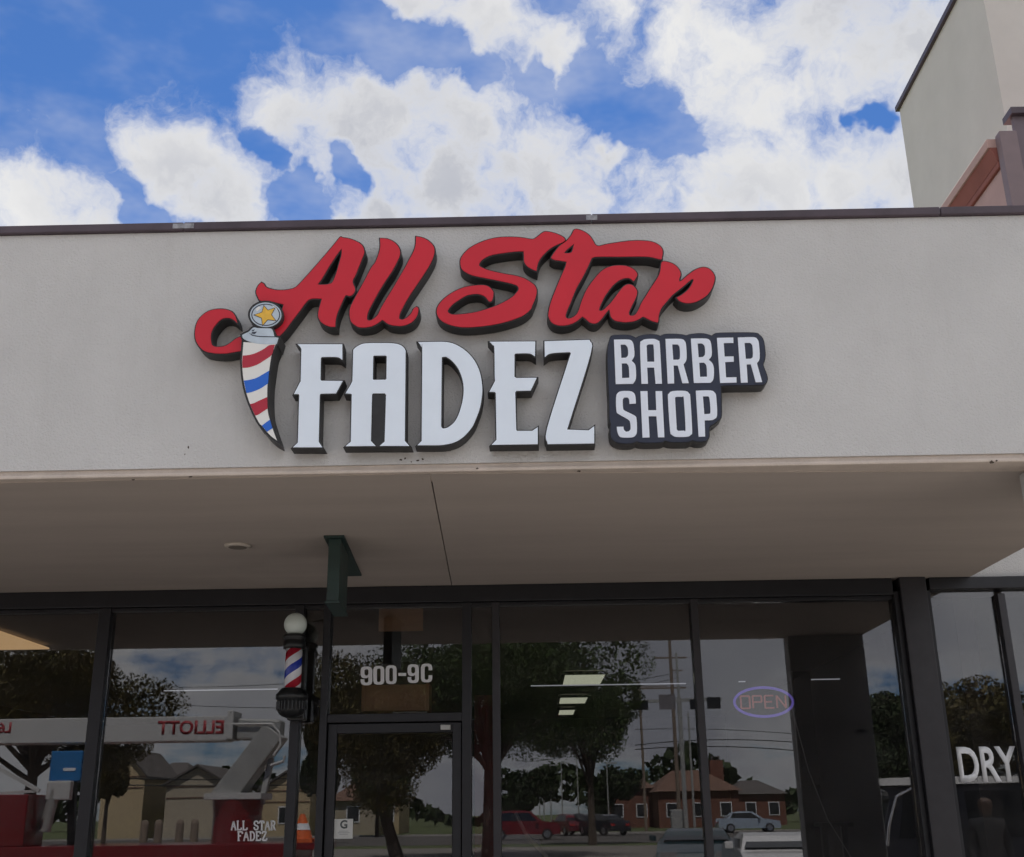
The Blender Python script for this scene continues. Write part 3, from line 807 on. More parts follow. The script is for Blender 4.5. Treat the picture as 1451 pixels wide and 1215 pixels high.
def mn(op, a, b):
    n = N.new('ShaderNodeMath'); n.operation = op
    for i, v in enumerate((a, b)):
        if isinstance(v, (int, float)): n.inputs[i].default_value = v
        else: L.new(v, n.inputs[i])
    return n.outputs[0]
ang = mn('DIVIDE', mn('ARCTAN2', mn('SUBTRACT', sp.outputs['Y'], byp), mn('SUBTRACT', sp.outputs['X'], bxp)), 2 * math.pi)
turn = mn('FRACT', mn('ADD', mn('MULTIPLY', mn('SUBTRACT', sp.outputs['Z'], zB), 1.0 / .205), mn('MULTIPLY', ang, -1.0)), 0)
cr = N.new('ShaderNodeValToRGB'); cr.color_ramp.interpolation = 'CONSTANT'
L.new(mn('FRACT', mn('ADD', turn, .80), 0), cr.inputs['Fac'])
e = cr.color_ramp.elements
e[0].position = 0; e[0].color = (.42, .02, .04, 1); e[1].position = .25; e[1].color = (.75, .76, .82, 1)
for p_, c_ in ((.5, (.02, .045, .40, 1)), (.75, (.75, .76, .82, 1))):
    k_ = e.new(p_); k_.color = c_
L.new(cr.outputs['Color'], b_.inputs['Base Color'])
MB().lathe([(rc, zB), (rc, zA)], (bxp, byp, 0), 36).build('striped_cylinder', stp, bp, smooth=True)
rb = (at(439, 990, byp).x - at(394, 990, byp).x) / 2
zb0, zb1, zb2 = zpx(1010), zpx(993), zpx(981)
MB().lathe([(rb * .35, zb0 - .03), (rb * .70, zb0 - .015), (rb * .86, zb0 + .01), (rb * .88, zb1), (rb * 1.0, zb1 + .008), (rb * 1.0, zb1 + .035), (rb * .86, zb2), (rb * .70, zB + .002), (rb * .62, zB + .006)],
           (bxp, byp, 0), 36).build('base', POLEBLACK, bp, smooth=True)
rim = MB()
for k in range(24):
    a = 2 * math.pi * k / 24
    rim.box(bxp + math.cos(a) * rb * .90 - .004, bxp + math.cos(a) * rb * .90 + .004, byp + math.sin(a) * rb * .90 - .004, byp + math.sin(a) * rb * .90 + .004, zb0 + .015, zb1 - .006)
rim.build('fluting', POLEBLACK, bp)
MB().box(bxp - .035, bxp + .07, byp + rb * .5, FR0 - .001, zb0 - .04, zb1 + .03).build('bracket', POLEBLACK, bp, bevel=.01)
MB().box(bxp - .03, bxp + .03, byp + rc * .8, FR0 - .001, zA + .015, zA + .05).build('bracket', POLEBLACK, bp, bevel=.005)
MB().box(bxp + .01, bxp + .065, byp + rc * 1.02, byp + rc * 1.02 + .05, zB, zA + .02).build('back_spine', POLEBLACK, bp, bevel=.005)

# ------------------------------------------------------------------ the sign: channel letters on the fascia
DEP = 0.074
YL = YF - 0.012 - DEP          # front of the letter cans
def channel(name, loops, lab, face_m, corner=75, Y=YL, trim=.0055, cat='sign letter', group='letters of the shop sign', dep=DEP, sub=4):
    fy = Y - .004
    face = [plane_loop(curve(l, corner, sub), fy) for l in loops]
    xs = [p[0] for p in face[0]]; zs = [p[1] for p in face[0]]
    t = empty(name, ((min(xs) + max(xs)) / 2, YF, min(zs)), lab, cat, group)
    can = [offset(face[0], trim)] + [offset(h, -trim) for h in face[1:]]
    MB().prism(can, Y, Y + dep).build('can', BLACKM, t)
    MB().prism(face, fy, Y + .002).build('face', face_m, t)
    # two standoff studs to the wall
    for u in (.3, .7):
        q = face[0][int(len(face[0]) * u)]
        MB().box(q[0] - .004, q[0] + .004, Y + dep - .002, YF + .004, q[1] - .004, q[1] + .004).build('stud', GALV, t)
    return t

A_OUT = [(482,336.5),(485,337),(496,339),(508,344),(514,349.5),(516,358),(512,369),(504,389),(499.5,399),(503,410),(500,417),(495,419.5),(489.5,419),(483,432),(478,444),(475.5,454),(475,463),
         (468,463),(460,460),(454,455),(451,448),(452,439),(455,428),(456,423.5),(446,423),(439,424),(434,428),(425,440),(413,456),(403,469),(396,476),(385,488),(370,494),(355,496.5),
         (341,497.5),(329,499.5),(321,500.8),(310,501),(300,500),(289,497),(281,489),(277,480),(276.5,470),(279,458),(285,449),(295,441.5),(307,438.5),(319,438.8),(328,442),(333,448),(335,454),(336,457.5),
         (329,452),(321,450.5),(313,453),(305,461),(300,469),(298.5,478),(299.5,487),(303,491),(310,492),(319,490.5),(327,486),(335,480),(350,474),(368,470),(383,462),(392,452),(399,441),(402,431.5),
         (386,428),(370,426.5),(365,420),(363,413),(366,405),(370.5,400.5),(374,403),(376.5,407),(384,410),(395,411.7),(407,411),(417,408.5),(425,402),(445,380),(465,357),(475,345)]
A_HOLE = [(484,352.5),(484,361),(480,376),(475,392),(469,402),(455,403.8),(450,403),(456,395),(468,375),(478,360)]
LL = [(538.5,338),(549,339),(559,344),(565.5,352),(566.5,361),(562,372),(555,385),(543,403),(533,420),(525,435),(521,444),(520,452),(523,454.5),(528,453),(535,447),(540,437),(547,425),(558,407),(568,390),(575,378),
      (579,370),(586,357),(589,347),(589.5,335.5),(598,337),(607,341.5),(614,349),(615.5,357),(612,369),(603,385),(591,403),(579,421),(570,437),(566,446),(565.5,452),(570,453.5),(577,450),(583,444),(586,438),(590,435),
      (592.5,437),(592,444),(588,452),(581,458),(571,461.5),(560,461.5),(551,459.5),(545,455.5),(541.5,453.5),(538,456),(529,461.5),(518,464),(508,463.5),(500,458.5),(496.5,453),(495.5,444),(497,435),(505,419),(515,401),(526,380),(532,372),(537,359),(539,349)]
S_ = [(652.5,373),(654,365),(662,355),(674,347),(690,340.5),(706,337),(725,336.3),(740,337.3),(754,339.5),(760,337),(769,330),(774,328.5),(785,330.5),(795,334.5),(800,338.5),(799.5,342),(790,346.5),(780,352),(772,359),(766,366),(762,374),(760,384),
      (754,381.5),(747,377),(743,371),(742.5,362),(742,356),(730,356.5),(710,359),(695,362),(685,367),(680,372),(679,376.5),(684,380),(695,384),(715,388.5),(730,391),(743,395),(753,401),(758,405.5),(760.5,413),(758,424),(754,433),(752,438),(743,446),(730,452),(710,458),(690,461.5),(670,463.5),(652,463.5),
      (635,459.5),(625,454),(620,447),(619,440),(622,432),(630,423),(643,414),(658,407.5),(672,405),(685,404.5),(693,407),(698.5,413),(699,418),(697,426),(693,427),(689,422),(683,418),(674,416.5),(662,418.5),(652,424),(642,431),(635,439),(635.5,443.5),(642,446),(655,445.5),(675,442.5),(695,436.5),(710,430.5),(725,422),(732,415),(735,410),
      (733,405),(725,402),(710,398.5),(690,394.5),(675,391.5),(664,388),(655,382)]
TAR = [(814.5,325.5),(824,327),(834,333),(840,341),(843.5,347),(849,349),(860,346.5),(880,343.3),(896,341.6),(910,341.5),(922,342.7),(931,346),(937,351),(939,357),(938,364),(936,367.5),(920,364),(900,363.5),(880,363.8),(850,363.8),(840,365),(837,369),(834,376),
       (826,392),(816,410),(808,430),(804,439),(801.5,447),(803,451),(808,451.5),(816,447),(820.5,439.5),(822.5,433),(826,423),(832,410),(842,396),(853,384),(865,378),(878,376.5),(890,378),(899,383),(903,389),(901,394),(898,398.5),(891,394),(880,396),(870,403),(864,410),(857,420),(851,432),(849,439),(852,440.8),(857,438),(866,429),(875,417),(883,407),(889,403.5),(896,404.5),(902,411),(902.5,417),(900,424),(895,434),(891,443),(893,447.5),(899,447),
       (904,441),(909,430),(914,422),(924,406),(933,392),(936,383),(937,375),(939,371),(946,371.5),(955,375),(962,382),(964.5,389),(962.5,395),(962.7,399.5),(967,397),(975,390),(984,383.5),(992,380),(1000,379.5),(1007,383),(1012,390),(1012.5,397),(1009,408),(1002,418),(992,425),(982,429),(972,429.5),(964,427),(959,422),
       (965,419),(974,412),(980,404),(983,397),(981,395.5),(976,399),(968,406),(959,413),(952,419),(945,427),(937,437),(933.5,447),(932.5,456),(930,456.5),(923,454.5),(916,451),(911,449),(906,452),(899,455),(888,456.5),(880,456),(871,454),(866,449),(864.5,443),(863.5,438.5),(860,442),(853,451),(847,457),(842,458.5),(836,457),(830,452),(825,448.5),(820,453),(812,458),(802,461),(791,461),(782,457),(777.5,449),(778,440),(781,428),(789,407),(797,388),(801,379),(803,371),
       (793,369.3),(785,368),(781,365.5),(785,359),(793,349),(803,341.5),(810,333)]
T_HOLE = [(813.5,345.5),(811,356),(807,359),(799,359),(804,353)]
channel('sign_letter', [A_OUT, A_HOLE], 'red script capital A with a long curled tail, first letter of the sign', RED)
channel('sign_letter', [LL], 'pair of joined red script letters l beside the capital A', RED)
channel('sign_letter', [S_], 'large red script capital S in the middle of the sign', RED)
channel('sign_letter', [TAR, T_HOLE], 'joined red script letters tar ending the top line', RED)

F_ = [(421.5,488),(485,488),(485,510),(477,506),(456,506),(454.5,507.5),(454,538.5),(455.5,539.8),(485.5,540),(476,557.5),(454.5,558),(453,559.5),(451.5,626),(456.5,634),(415,634),(422,627.5),(424,560),(423,558.5),(416.5,558.5),(425,542),(426,539),(427,495),(425,491.5)]
A2 = [(500.5,496),(504,492.5),(512,488),(522,486.5),(538,486.3),(555,486.5),(566,488.5),(572,492.5),(574.7,497),(573.5,625),(580,632),(538,632),(545,626),(547,559.5),(545,557.5),(528.5,557.5),(527,559.5),(525.5,625),(532,632),(489.5,632.5),(497,626),(498.5,559),(497.5,558),(489.5,557.5),(498,543),(499.5,535)]
A2H = [(528.8,505),(530,504),(546.5,504),(548,505),(547.5,537),(546,538.3),(529.5,538.6),(528.2,537.5)]
D_ = [(592.5,485),(612,484.7),(630,484.7),(642,487),(654,493),(665,502),(674,514),(680,528),(683,545),(683,560),(680,578),(675,592),(669,605),(658,618),(646,626),(632,630),(620,631),(591.5,631),(597.5,625),(598.3,498),(597,492),(595,488)]
DH = [(626,506),(632,505.5),(640,511),(649,522),(655,537),(657,553),(655,570),(650,587),(644,598),(636,605),(630,607.3),(626.5,607),(625,604)]
E_ = [(694,484.5),(758.5,484),(758,505),(750,501),(730.5,501),(729,502.5),(729,534),(731.5,535.8),(760.5,535.5),(752,553.5),(731.5,554),(730,556),(731.5,609),(732.5,610.8),(754,610.8),(762,605.5),(762,629.5),(696.5,630.5),(703.5,623.5),(702.5,557),(701,555.5),(693.5,555.2),(701.5,540),(701,531),(700.5,494),(698,489)]
Z_ = [(771.5,483.8),(835.5,481.8),(837,501.5),(803.5,609),(834,610),(842,604),(842,628.5),(776,629.5),(775.5,606),(809,500.5),(807.5,499),(781,500.8),(772,506)]
for lp, lab in (([F_], 'white block letter F beside the striped pole emblem'), ([A2, A2H], 'white block letter A with a round top'),
                ([D_, DH], 'white block letter D'), ([E_], 'white block letter E'), ([Z_], 'white block letter Z')):
    channel('sign_letter', lp, lab + ' in the second line of the sign', WHITE, 27, trim=.0050)

# striped pole emblem, standing a little proud of the letters
YP = YL - .030
pe = empty('pole_emblem', tuple(at(378, 620, YF)), 'flat barber pole emblem with star globe and tapering striped shaft on the sign', 'sign emblem', 'letters of the shop sign')
def pl(pts, Y, corner=60, sub=4): return plane_loop(curve(pts, corner, sub), Y)
def slabp(name, pts, m, y, parent, th=.0022, corner=60, trim=None, holes=()):
    o = MB().prism([pl(pts, y, corner)] + [pl(h, y, corner) for h in holes], y, y + th).build(name, m, parent); return o
SHAFT = [(345,485),(343.5,504),(343,513),(344,530),(346,544),(349,557),(354,572),(361,588),(367.5,600),(371,603.5),(378,612),(385,619),(392.5,624.5),(387,610),(383.5,599),(380.5,589),(379,579),(378.5,563),(379,544),(381,527),(384.5,504),(388,494),(390.5,488)]
CAP = [(343,475),(344,479),(348,482),(357,485.5),(368,487.5),(380,488),(392,487.5),(394.5,479),(389,477),(387,470),(384,466),(375,465.5),(365,465),(359,464.5),(353,470),(347,473)]
GLOBE = [(376.5 + 22.2 * math.cos(math.radians(a)), 446.3 + 17.3 * math.sin(math.radians(a))) for a in range(0, 360, 15)]
canS = offset(pl(SHAFT, YP), .0085); canC = offset(pl(CAP, YP), .008); canG = offset(pl(GLOBE, YP), .0085)
MB().prism([canS], YP, YF - .012).build('shaft_can', BLACKM, pe)
MB().prism([canC], YP - .001, YF - .013).build('cap_can', BLACKM, pe)
MB().prism([canG], YP - .002, YF - .014).build('globe_can', BLACKM, pe)
slabp('shaft_face', SHAFT, STRIPEW, YP - .003, pe, .0029)
y = YP - .0045
for m, pts in ((STRIPER, [(344,504.2),(352,503.5),(360,501.5),(368,498),(375,494),(381,489.8),(389.5,488.6),(387.5,495),(384.5,503.5),(374,511),(366,516),(360,518.5),(352,520.8),(343.6,521.5),(343.3,513)]),
               (STRIPEB, [(345.5,539.5),(352,538.8),(360,537),(366,534.5),(372,531),(381.3,525.5),(379.6,543.5),(370,550),(360,554.5),(354,556.3),(349,557)]),
               (STRIPER, [(354.3,573),(360,571.5),(365,569),(378.5,563),(379,579),(370,585),(366,587.5),(361.5,589)]),
               (STRIPEB, [(371,603.5),(376,599.5),(382.3,595),(386,607),(382,609.5),(378.3,612)])):
    slabp('stripe', pts, m, y, pe, .0014, 40)
slabp('cap_face', CAP, SILVER, YP - .0042, pe, .003)
for pts in ([(352,471.5),(358,474.5),(368,476.4),(390,477),(390,478),(368,477.6),(357,475.8)], [(356,468),(361,467.2),(357,471),(364,470.2),(361,473.5),(356,472.8),(359,469.6)]):
    slabp('engraved_line', pts, INK, YP - .0054, pe, .0011, 30)
slabp('globe_face', GLOBE, SILVER, YP - .0052, pe, .003)
RINGO = [(376.5 + 20.4 * math.cos(math.radians(a)), 446.3 + 15.6 * math.sin(math.radians(a))) for a in range(0, 360, 15)]
RINGI = [(376.5 + 19.0 * math.cos(math.radians(a)), 446.3 + 14.4 * math.sin(math.radians(a))) for a in range(0, 360, 15)]
slabp('globe_ring', RINGO, INK, YP - .0062, pe, .0009, 60, holes=[RINGI])
tips = [(361.0,446.5),(374,433.8),(389,437),(390,454.2),(372.2,460.8)]
cst = (376.8, 446.6)
inn = []
for i in range(5):
    a_, b_2 = tips[i], tips[(i + 1) % 5]
    mx_, my_ = (a_[0] + b_2[0]) / 2, (a_[1] + b_2[1]) / 2
    inn.append((cst[0] + (mx_ - cst[0]) * .58, cst[1] + (my_ - cst[1]) * .58))
star = [p for i in range(5) for p in (tips[i], inn[i])]
big = [(cst[0] + (x - cst[0]) * 1.13, cst[1] + (yy - cst[1]) * 1.13) for x, yy in star]
slabp('star_outline', big, INK, YP - .0066, pe, .0012, 1)
slabp('star', star, GOLD, YP - .0078, pe, .0011, 1)
for pts in ([(362,438),(367,434.5),(370,436.5),(364,441.5)], [(385,432.5),(391,436),(394,441),(389.5,436.8)]):
    slabp('glint', pts, STRIPEW, YP - .0066, pe, .0012, 40)

# BARBER SHOP cabinet
CABI = [(864,483),(866,477.5),(871,475.5),(888,475.2),(895,476.5),(901,479.5),(907,476.5),(915,474.6),(929,474.6),(936,476.5),(942,474.2),(955,473.7),(967,474.7),(973,476),(977,474.5),(988,473.1),(997,473.2),(1003,474.5),(1009,476.5),(1015,472.8),(1030,472),(1068,472),(1076,475),(1081,481),(1083,491),(1084,502),(1083,510),(1081,516),(1083,523),(1086,531),(1087,538),(1084,543.5),(1075,545.5),(1025,546.5),
        (1021.5,550),(1021.5,560),(1022,588),(1019,594),(1012,600),(1006,604),(1004.5,610),(1004.5,618),(1002,623),(996,625.5),(988,625.6),(981,624),(975,626),(960,626.6),(949,626.2),(943,624.6),(936,626.8),(920,627.3),(908,627),(902,625.4),(895,628),(880,628),(871,625),(866,619),(865,608),(866,600),(863.8,594),(863.5,565),(862.6,550),(862,535),(861,505),(862,490)]
cab = channel('sign_cabinet', [CABI], 'dark navy cloud-edged cabinet reading BARBER SHOP in cream capitals', NAVY, 50, trim=.004, cat='sign')
LET = {
 'B': [[(870,481.5),(891,481.5),(896,484.5),(898,490),(899,504),(895,511.5),(899.5,516),(901,523),(901,537),(897,544),(872.5,544.5)],[(879.5,488.5),(886,488.5),(889.5,493),(890,503),(887,507),(880.5,507.5)],[(881,515),(888,515),(891,520),(891.8,535.5),(881.5,536)]],
 'A': [[(907,490),(909,483.5),(914,481),(927,480.5),(933,483),(935,489),(938,544),(929,544),(927,521),(917,521),(918.2,544),(909,544)],[(916.2,490),(919,488.2),(924,488.2),(926.2,490.5),(927.2,512.8),(917.2,512.8)]],
 'R': [[(943,480.5),(965,480.5),(970.5,484),(972.2,490),(973,509),(968.5,516.5),(976,543),(967,543.2),(960.5,518),(954.5,518),(955.3,543.5),(946.2,543.8)],[(952.5,488.2),(960,488.2),(963,492),(963.5,507),(961,510),(954,510)]],
 'B2': [[(979,480),(1001,480),(1006.5,483.5),(1008,490),(1008.5,504),(1004,510),(1009,514.5),(1011.5,522),(1011,537),(1007,542.5),(983.3,542.8)],[(988.5,486.8),(995,486.8),(998.5,491),(999,502),(996,506),(990,506.5)],[(990.8,514),(998,514),(1001.2,519),(1002,534),(992,534.3)]],
 'E': [[(1016,479),(1039,478.5),(1039.3,486),(1025.5,486.2),(1026.8,505.5),(1039.5,505.2),(1039.8,512.8),(1027.5,513.2),(1028.8,535),(1043.5,534.8),(1043.8,542.2),(1020.5,542.8)]],
 'R2': [[(1045.5,478.5),(1068,478),(1073.5,481.5),(1075.5,488),(1076.5,508),(1072.5,515),(1080,541.5),(1071,541.8),(1064,516.5),(1058,516.5),(1059.5,542.2),(1050,542.5)],[(1055,486),(1063,486),(1066.2,490),(1066.8,505),(1064,508.5),(1056.8,508.8)]],
 'S': [[(901,572),(892,572.5),(891.5,566),(889,563.2),(884.5,563.5),(882.5,567),(883,579),(886,582.5),(899,589),(902,594),(902.5,612),(900,617.5),(895,620),(881,620),(876.5,616.5),(874.5,610),(874,605),(883.5,604.8),(884,609),(887,612),(891,611.5),(893.5,608),(893,599),(890,594.5),(877,587),(873.5,582),(873,563),(875.5,557),(881,554.5),(893,554.5),(898.5,557.5),(900.5,563)]],
 'H': [[(907.5,554.5),(917.5,554.5),(918.5,581.5),(930,581.5),(929,554.5),(938.2,554.5),(941.5,619.8),(932.5,619.8),(930.2,590),(919,590),(920.5,620),(910.5,620.2)]],
 'O': [[(946.5,564),(948,558),(953,554.5),(971,554.2),(976.5,558),(978.2,564),(980.8,610),(979,616),(974,619),(958,619.2),(952,616),(949.5,610)],[(956.5,564),(958.5,562.5),(967,562.5),(969,565),(971.5,608),(969.5,610.5),(961,610.8),(959,609)]],
 'P': [[(986,553.8),(1007,553.5),(1013,557),(1015,563),(1016.2,588),(1013,593.5),(1008,595.5),(998.5,595.8),(999.2,618.8),(990,619)],[(996,561.8),(1003.5,561.8),(1005.5,565),(1006.8,584),(1004.5,586.8),(998,587.2)]]}
for k_, lp in LET.items():
    y = YL - .0075
    MB().prism([plane_loop(curve(l, 44, 3), y) for l in lp], y, y + .0034).build('raised_letter', LETTERW, cab)

# ------------------------------------------------------------------ neighbouring buildings over the roof
TY0, TY1 = 11.95, 15.2
c1 = at(1400, 100, TY0); c2 = at(1282, 220, TY1)
xt = c1.x
tz = at(1272, 150, TY1).z
xfar = at(1272, 150, TY1).x
xt = xfar + .02
tw = empty('tower_building', (xt + 2, 14, 0), 'tall plain beige stucco block with dark coping rising behind the roof', 'building')
MB().box(xt, xt + 7, TY0, TY1, 4.03, tz - .08).build('wall', TOWERM, tw)
cop = MB()
cop.box(xt - .05, xt + 7.05, TY1 - .25, TY1 + .05, tz - .08, tz).box(xt - .05, xt + .25, TY0 - .05, TY1 - .251, tz - .08, tz).box(xt + .251, xt + 7.05, TY0 - .05, TY0 + .25, tz - .08, tz)
cop.build('coping', COPING, tw)
PY0, PY1 = 9.6, 11.75
xp = at(1421, 240, PY0).x
pz = at(1415, 193, PY0).z
pk = empty('pink_gable_building', (xp + 1, 10.5, 0), 'pink stucco box with salmon cornice and mauve corner on the neighbouring roof', 'building')
MB().box(xp + .02, xp + 5, PY0 + .02, PY1, 4.03, pz - .32).build('wall', PINK, pk)
MB().box(xp - .01, xp + .2, PY0 + .05, PY1 + .05, pz - .319, pz - .255).build('lower_cornice', REDTRIM, pk, bevel=.01)
MB().hexa([(xp - .01, PY0 + .05, pz - .254), (xp + .2, PY0 + .05, pz - .254), (xp + .2, PY1 + .05, pz - .254), (xp - .01, PY1 + .05, pz - .254)],
          [(xp - .065, PY0 + .05, pz - .10), (xp + .2, PY0 + .05, pz - .10), (xp + .2, PY1 + .12, pz - .10), (xp - .065, PY1 + .12, pz - .10)]).build('flared_cornice', REDTRIM, pk)
MB().box(xp - .085, xp + .2, PY0 + .05, PY1 + .15, pz - .099, pz).build('cornice_cap', PINKTRIM, pk, bevel=.008)
MB().box(xp + .0, xp + .17, PY0 - .06, PY0 + .049, 4.03, pz + .02).build('corner_post', MAUVE2, pk, bevel=.006)
MB().box(xp + .171, xp + 6, PY0 - .03, PY0 + .019, 4.03, pz + .20).build('front_panel', MAUVE, pk)
MB().box(xp + .14, xp + 6.1, PY0 - .09, PY0 + .12, pz + .201, pz + .27).build('panel_coping', COPING, pk)

# ------------------------------------------------------------------ across the car park: what the glass reflects
rnd = random.Random(11)
def ground_tree(name, x, y, h, rx, ry, rz, cz, lab, leaf, trunk_r, n=5200, lean=(0, 0), seed=1, group='trees across the street', base_z=0.0, lobes=9, ls=.20, open_=.72):
    r = random.Random(seed)
    t = empty(name, (x, y, base_z), lab, 'tree', group)
    m = MB()
    top = Vector((x + lean[0], y + lean[1], cz))
    base = Vector((x, y, base_z - .05))
    midp = base.lerp(top, .5) + Vector((lean[0] * .25, 0, 0))
    m.tube([base, base.lerp(midp, .4), midp, midp.lerp(top, .6), top], [trunk_r * 1.25, trunk_r, trunk_r * .8, trunk_r * .55, trunk_r * .2], 8)
    cs = []
    for k in range(lobes):
        a = 2 * math.pi * (k + r.random() * .6) / lobes; q = r.uniform(.35, .8)
        c = Vector((top.x + math.cos(a) * rx * q, top.y + math.sin(a) * ry * q, cz + r.uniform(-.45, .75) * rz))
        cs.append((c, r.uniform(.34, .52)))
        st = midp.lerp(top, r.uniform(.0, .6))
        m.tube([st, st.lerp(c, .55) + Vector((0, 0, .12 * rz)), c], [trunk_r * .42, trunk_r * .26, trunk_r * .07], 6)
    cs.append((top + Vector((0, 0, rz * .35)), .5))
    m.build('trunk', BARK, t)
    V, F = [], []
    for k in range(n):
        c, s = cs[r.randrange(len(cs))]
        while True:
            d = Vector((r.uniform(-1, 1), r.uniform(-1, 1), r.uniform(-1, 1)))
            if .08 < d.length < 1: break
        d = d.normalized() * (d.length ** .55)
        p = c + Vector((d.x * rx * s, d.y * ry * s, d.z * rz * s * 1.05))
        # cluster the leaves on twigs
        tw_ = Vector((math.floor(p.x / .55), math.floor(p.y / .55), math.floor(p.z / .55)))
        if (math.sin(tw_.x * 12.9 + tw_.y * 78.2 + tw_.z * 37.7 + seed) * 43758.5) % 1 > open_: continue
        u = Vector((r.uniform(-1, 1), r.uniform(-1, 1), r.uniform(-1, 1))).normalized()
        bg_ = 1.0 if d.length > .8 else 1.9
        w = u.orthogonal().normalized() * ls * bg_ * r.uniform(.45, .9); u = u * ls * bg_ * r.uniform(.8, 1.5)
        o = len(V)
        V += [p - u * .5, p + w * .5, p + u * .5, p - w * .5]; F.append((o, o + 1, o + 2, o + 3))
    me = bpy.data.meshes.new('crown'); me.from_pydata([tuple(v) for v in V], [], F); me.update(); me.materials.append(leaf)
    o = bpy.data.objects.new('crown', me); COL.objects.link(o); child(o, t)
    return t

def tree_at(px, d, py_top, py_mid, wpx, lab, leaf, **kw):
    x = at(px, 1150, d).x; k = d / 1640.0
    zt = back(px, py_top, d).z; zm = back(px, py_mid, d).z
    R = wpx * k / 2
    ground_tree('tree', x, MIR - d, zt, R, R * .8, (zt - zm) * 1.05, zm, lab, leaf, **kw)
tree_at(40, 40, 928, 1015, 330, 'broad olive brown oak behind the boom truck', LEAF_OLIVE, trunk_r=.26, n=50000, ls=.095, open_=.92, seed=3, lobes=18)
tree_at(694, 46, 900, 1000, 400, 'big spreading live oak beyond the car park', LEAF_GREEN, trunk_r=.28, n=60000, ls=.095, open_=.93, seed=4, lobes=20)
tree_at(566, 43, 945, 1050, 215, 'low leaning oak seen through the door glass', LEAF_OLIVE, trunk_r=.22, n=42000, ls=.095, open_=.95, lean=(-.9, 0), seed=31, lobes=18)
tree_at(838, 62, 968, 1045, 150, 'rounded green street tree beside the signal mast', LEAF_GREEN, trunk_r=.2, n=28000, seed=7, lobes=14, open_=.92, ls=.11)
tree_at(150, 60, 1040, 1090, 60, 'small olive tree in front of the tan gabled house', LEAF_OLIVE, trunk_r=.12, n=5000, seed=9, lobes=6)
tree_at(452, 72, 1015, 1080, 70, 'dark narrow evergreen between the truck and the shop door', LEAF_DARK, trunk_r=.16, n=9000, open_=.85, seed=12, lobes=7)
tree_at(1262, 36, 985, 1060, 150, 'dense dark tree behind the dark van', LEAF_DARK, trunk_r=.2, n=30000, seed=14, lobes=13, open_=.95, ls=.11)
tree_at(1395, 40, 975, 1055, 190, 'broad olive tree above the dark van', LEAF_OLIVE, trunk_r=.22, n=18000, seed=15, lobes=12, open_=.92, ls=.11)
tree_at(535, 92, 1090, 1128, 90, 'low leafy tree before the buff houses', LEAF_GREEN, trunk_r=.15, n=6000, seed=17, lobes=7)
tree_at(740, 120, 1088, 1125, 90, 'far street tree left of the lamp posts', LEAF_DARK, trunk_r=.2, n=6000, seed=19, lobes=7, ls=.3)
tree_at(868, 118, 1080, 1120, 80, 'far street tree beside the brick house', LEAF_DARK, trunk_r=.2, n=6000, seed=21, lobes=7, ls=.3)
# a far line of woods
V, F = [], []
for k in range(9000):
    x = rnd.uniform(-190, 190); hh = 5 + 3.2 * math.sin(x * .09) + 2.2 * math.sin(x * .31 + 1)
    p = Vector((x, -150 + rnd.uniform(-6, 6), rnd.uniform(.2, 1) ** .6 * hh))
    u = Vector((rnd.uniform(-1, 1), rnd.uniform(-1, 1), rnd.uniform(-1, 1))).normalized(); w = u.orthogonal().normalized() * .55; u = u * .8
    o = len(V); V += [p - u, p + w, p + u, p - w]; F.append((o, o + 1, o + 2, o + 3))
me = bpy.data.meshes.new('treeline'); me.from_pydata([tuple(v) for v in V], [], F); me.materials.append(LEAF_DARK)
tl = bpy.data.objects.new('treeline', me); COL.objects.link(tl); tag(tl, 'far line of dark woods behind the houses', 'woods', kind='stuff')

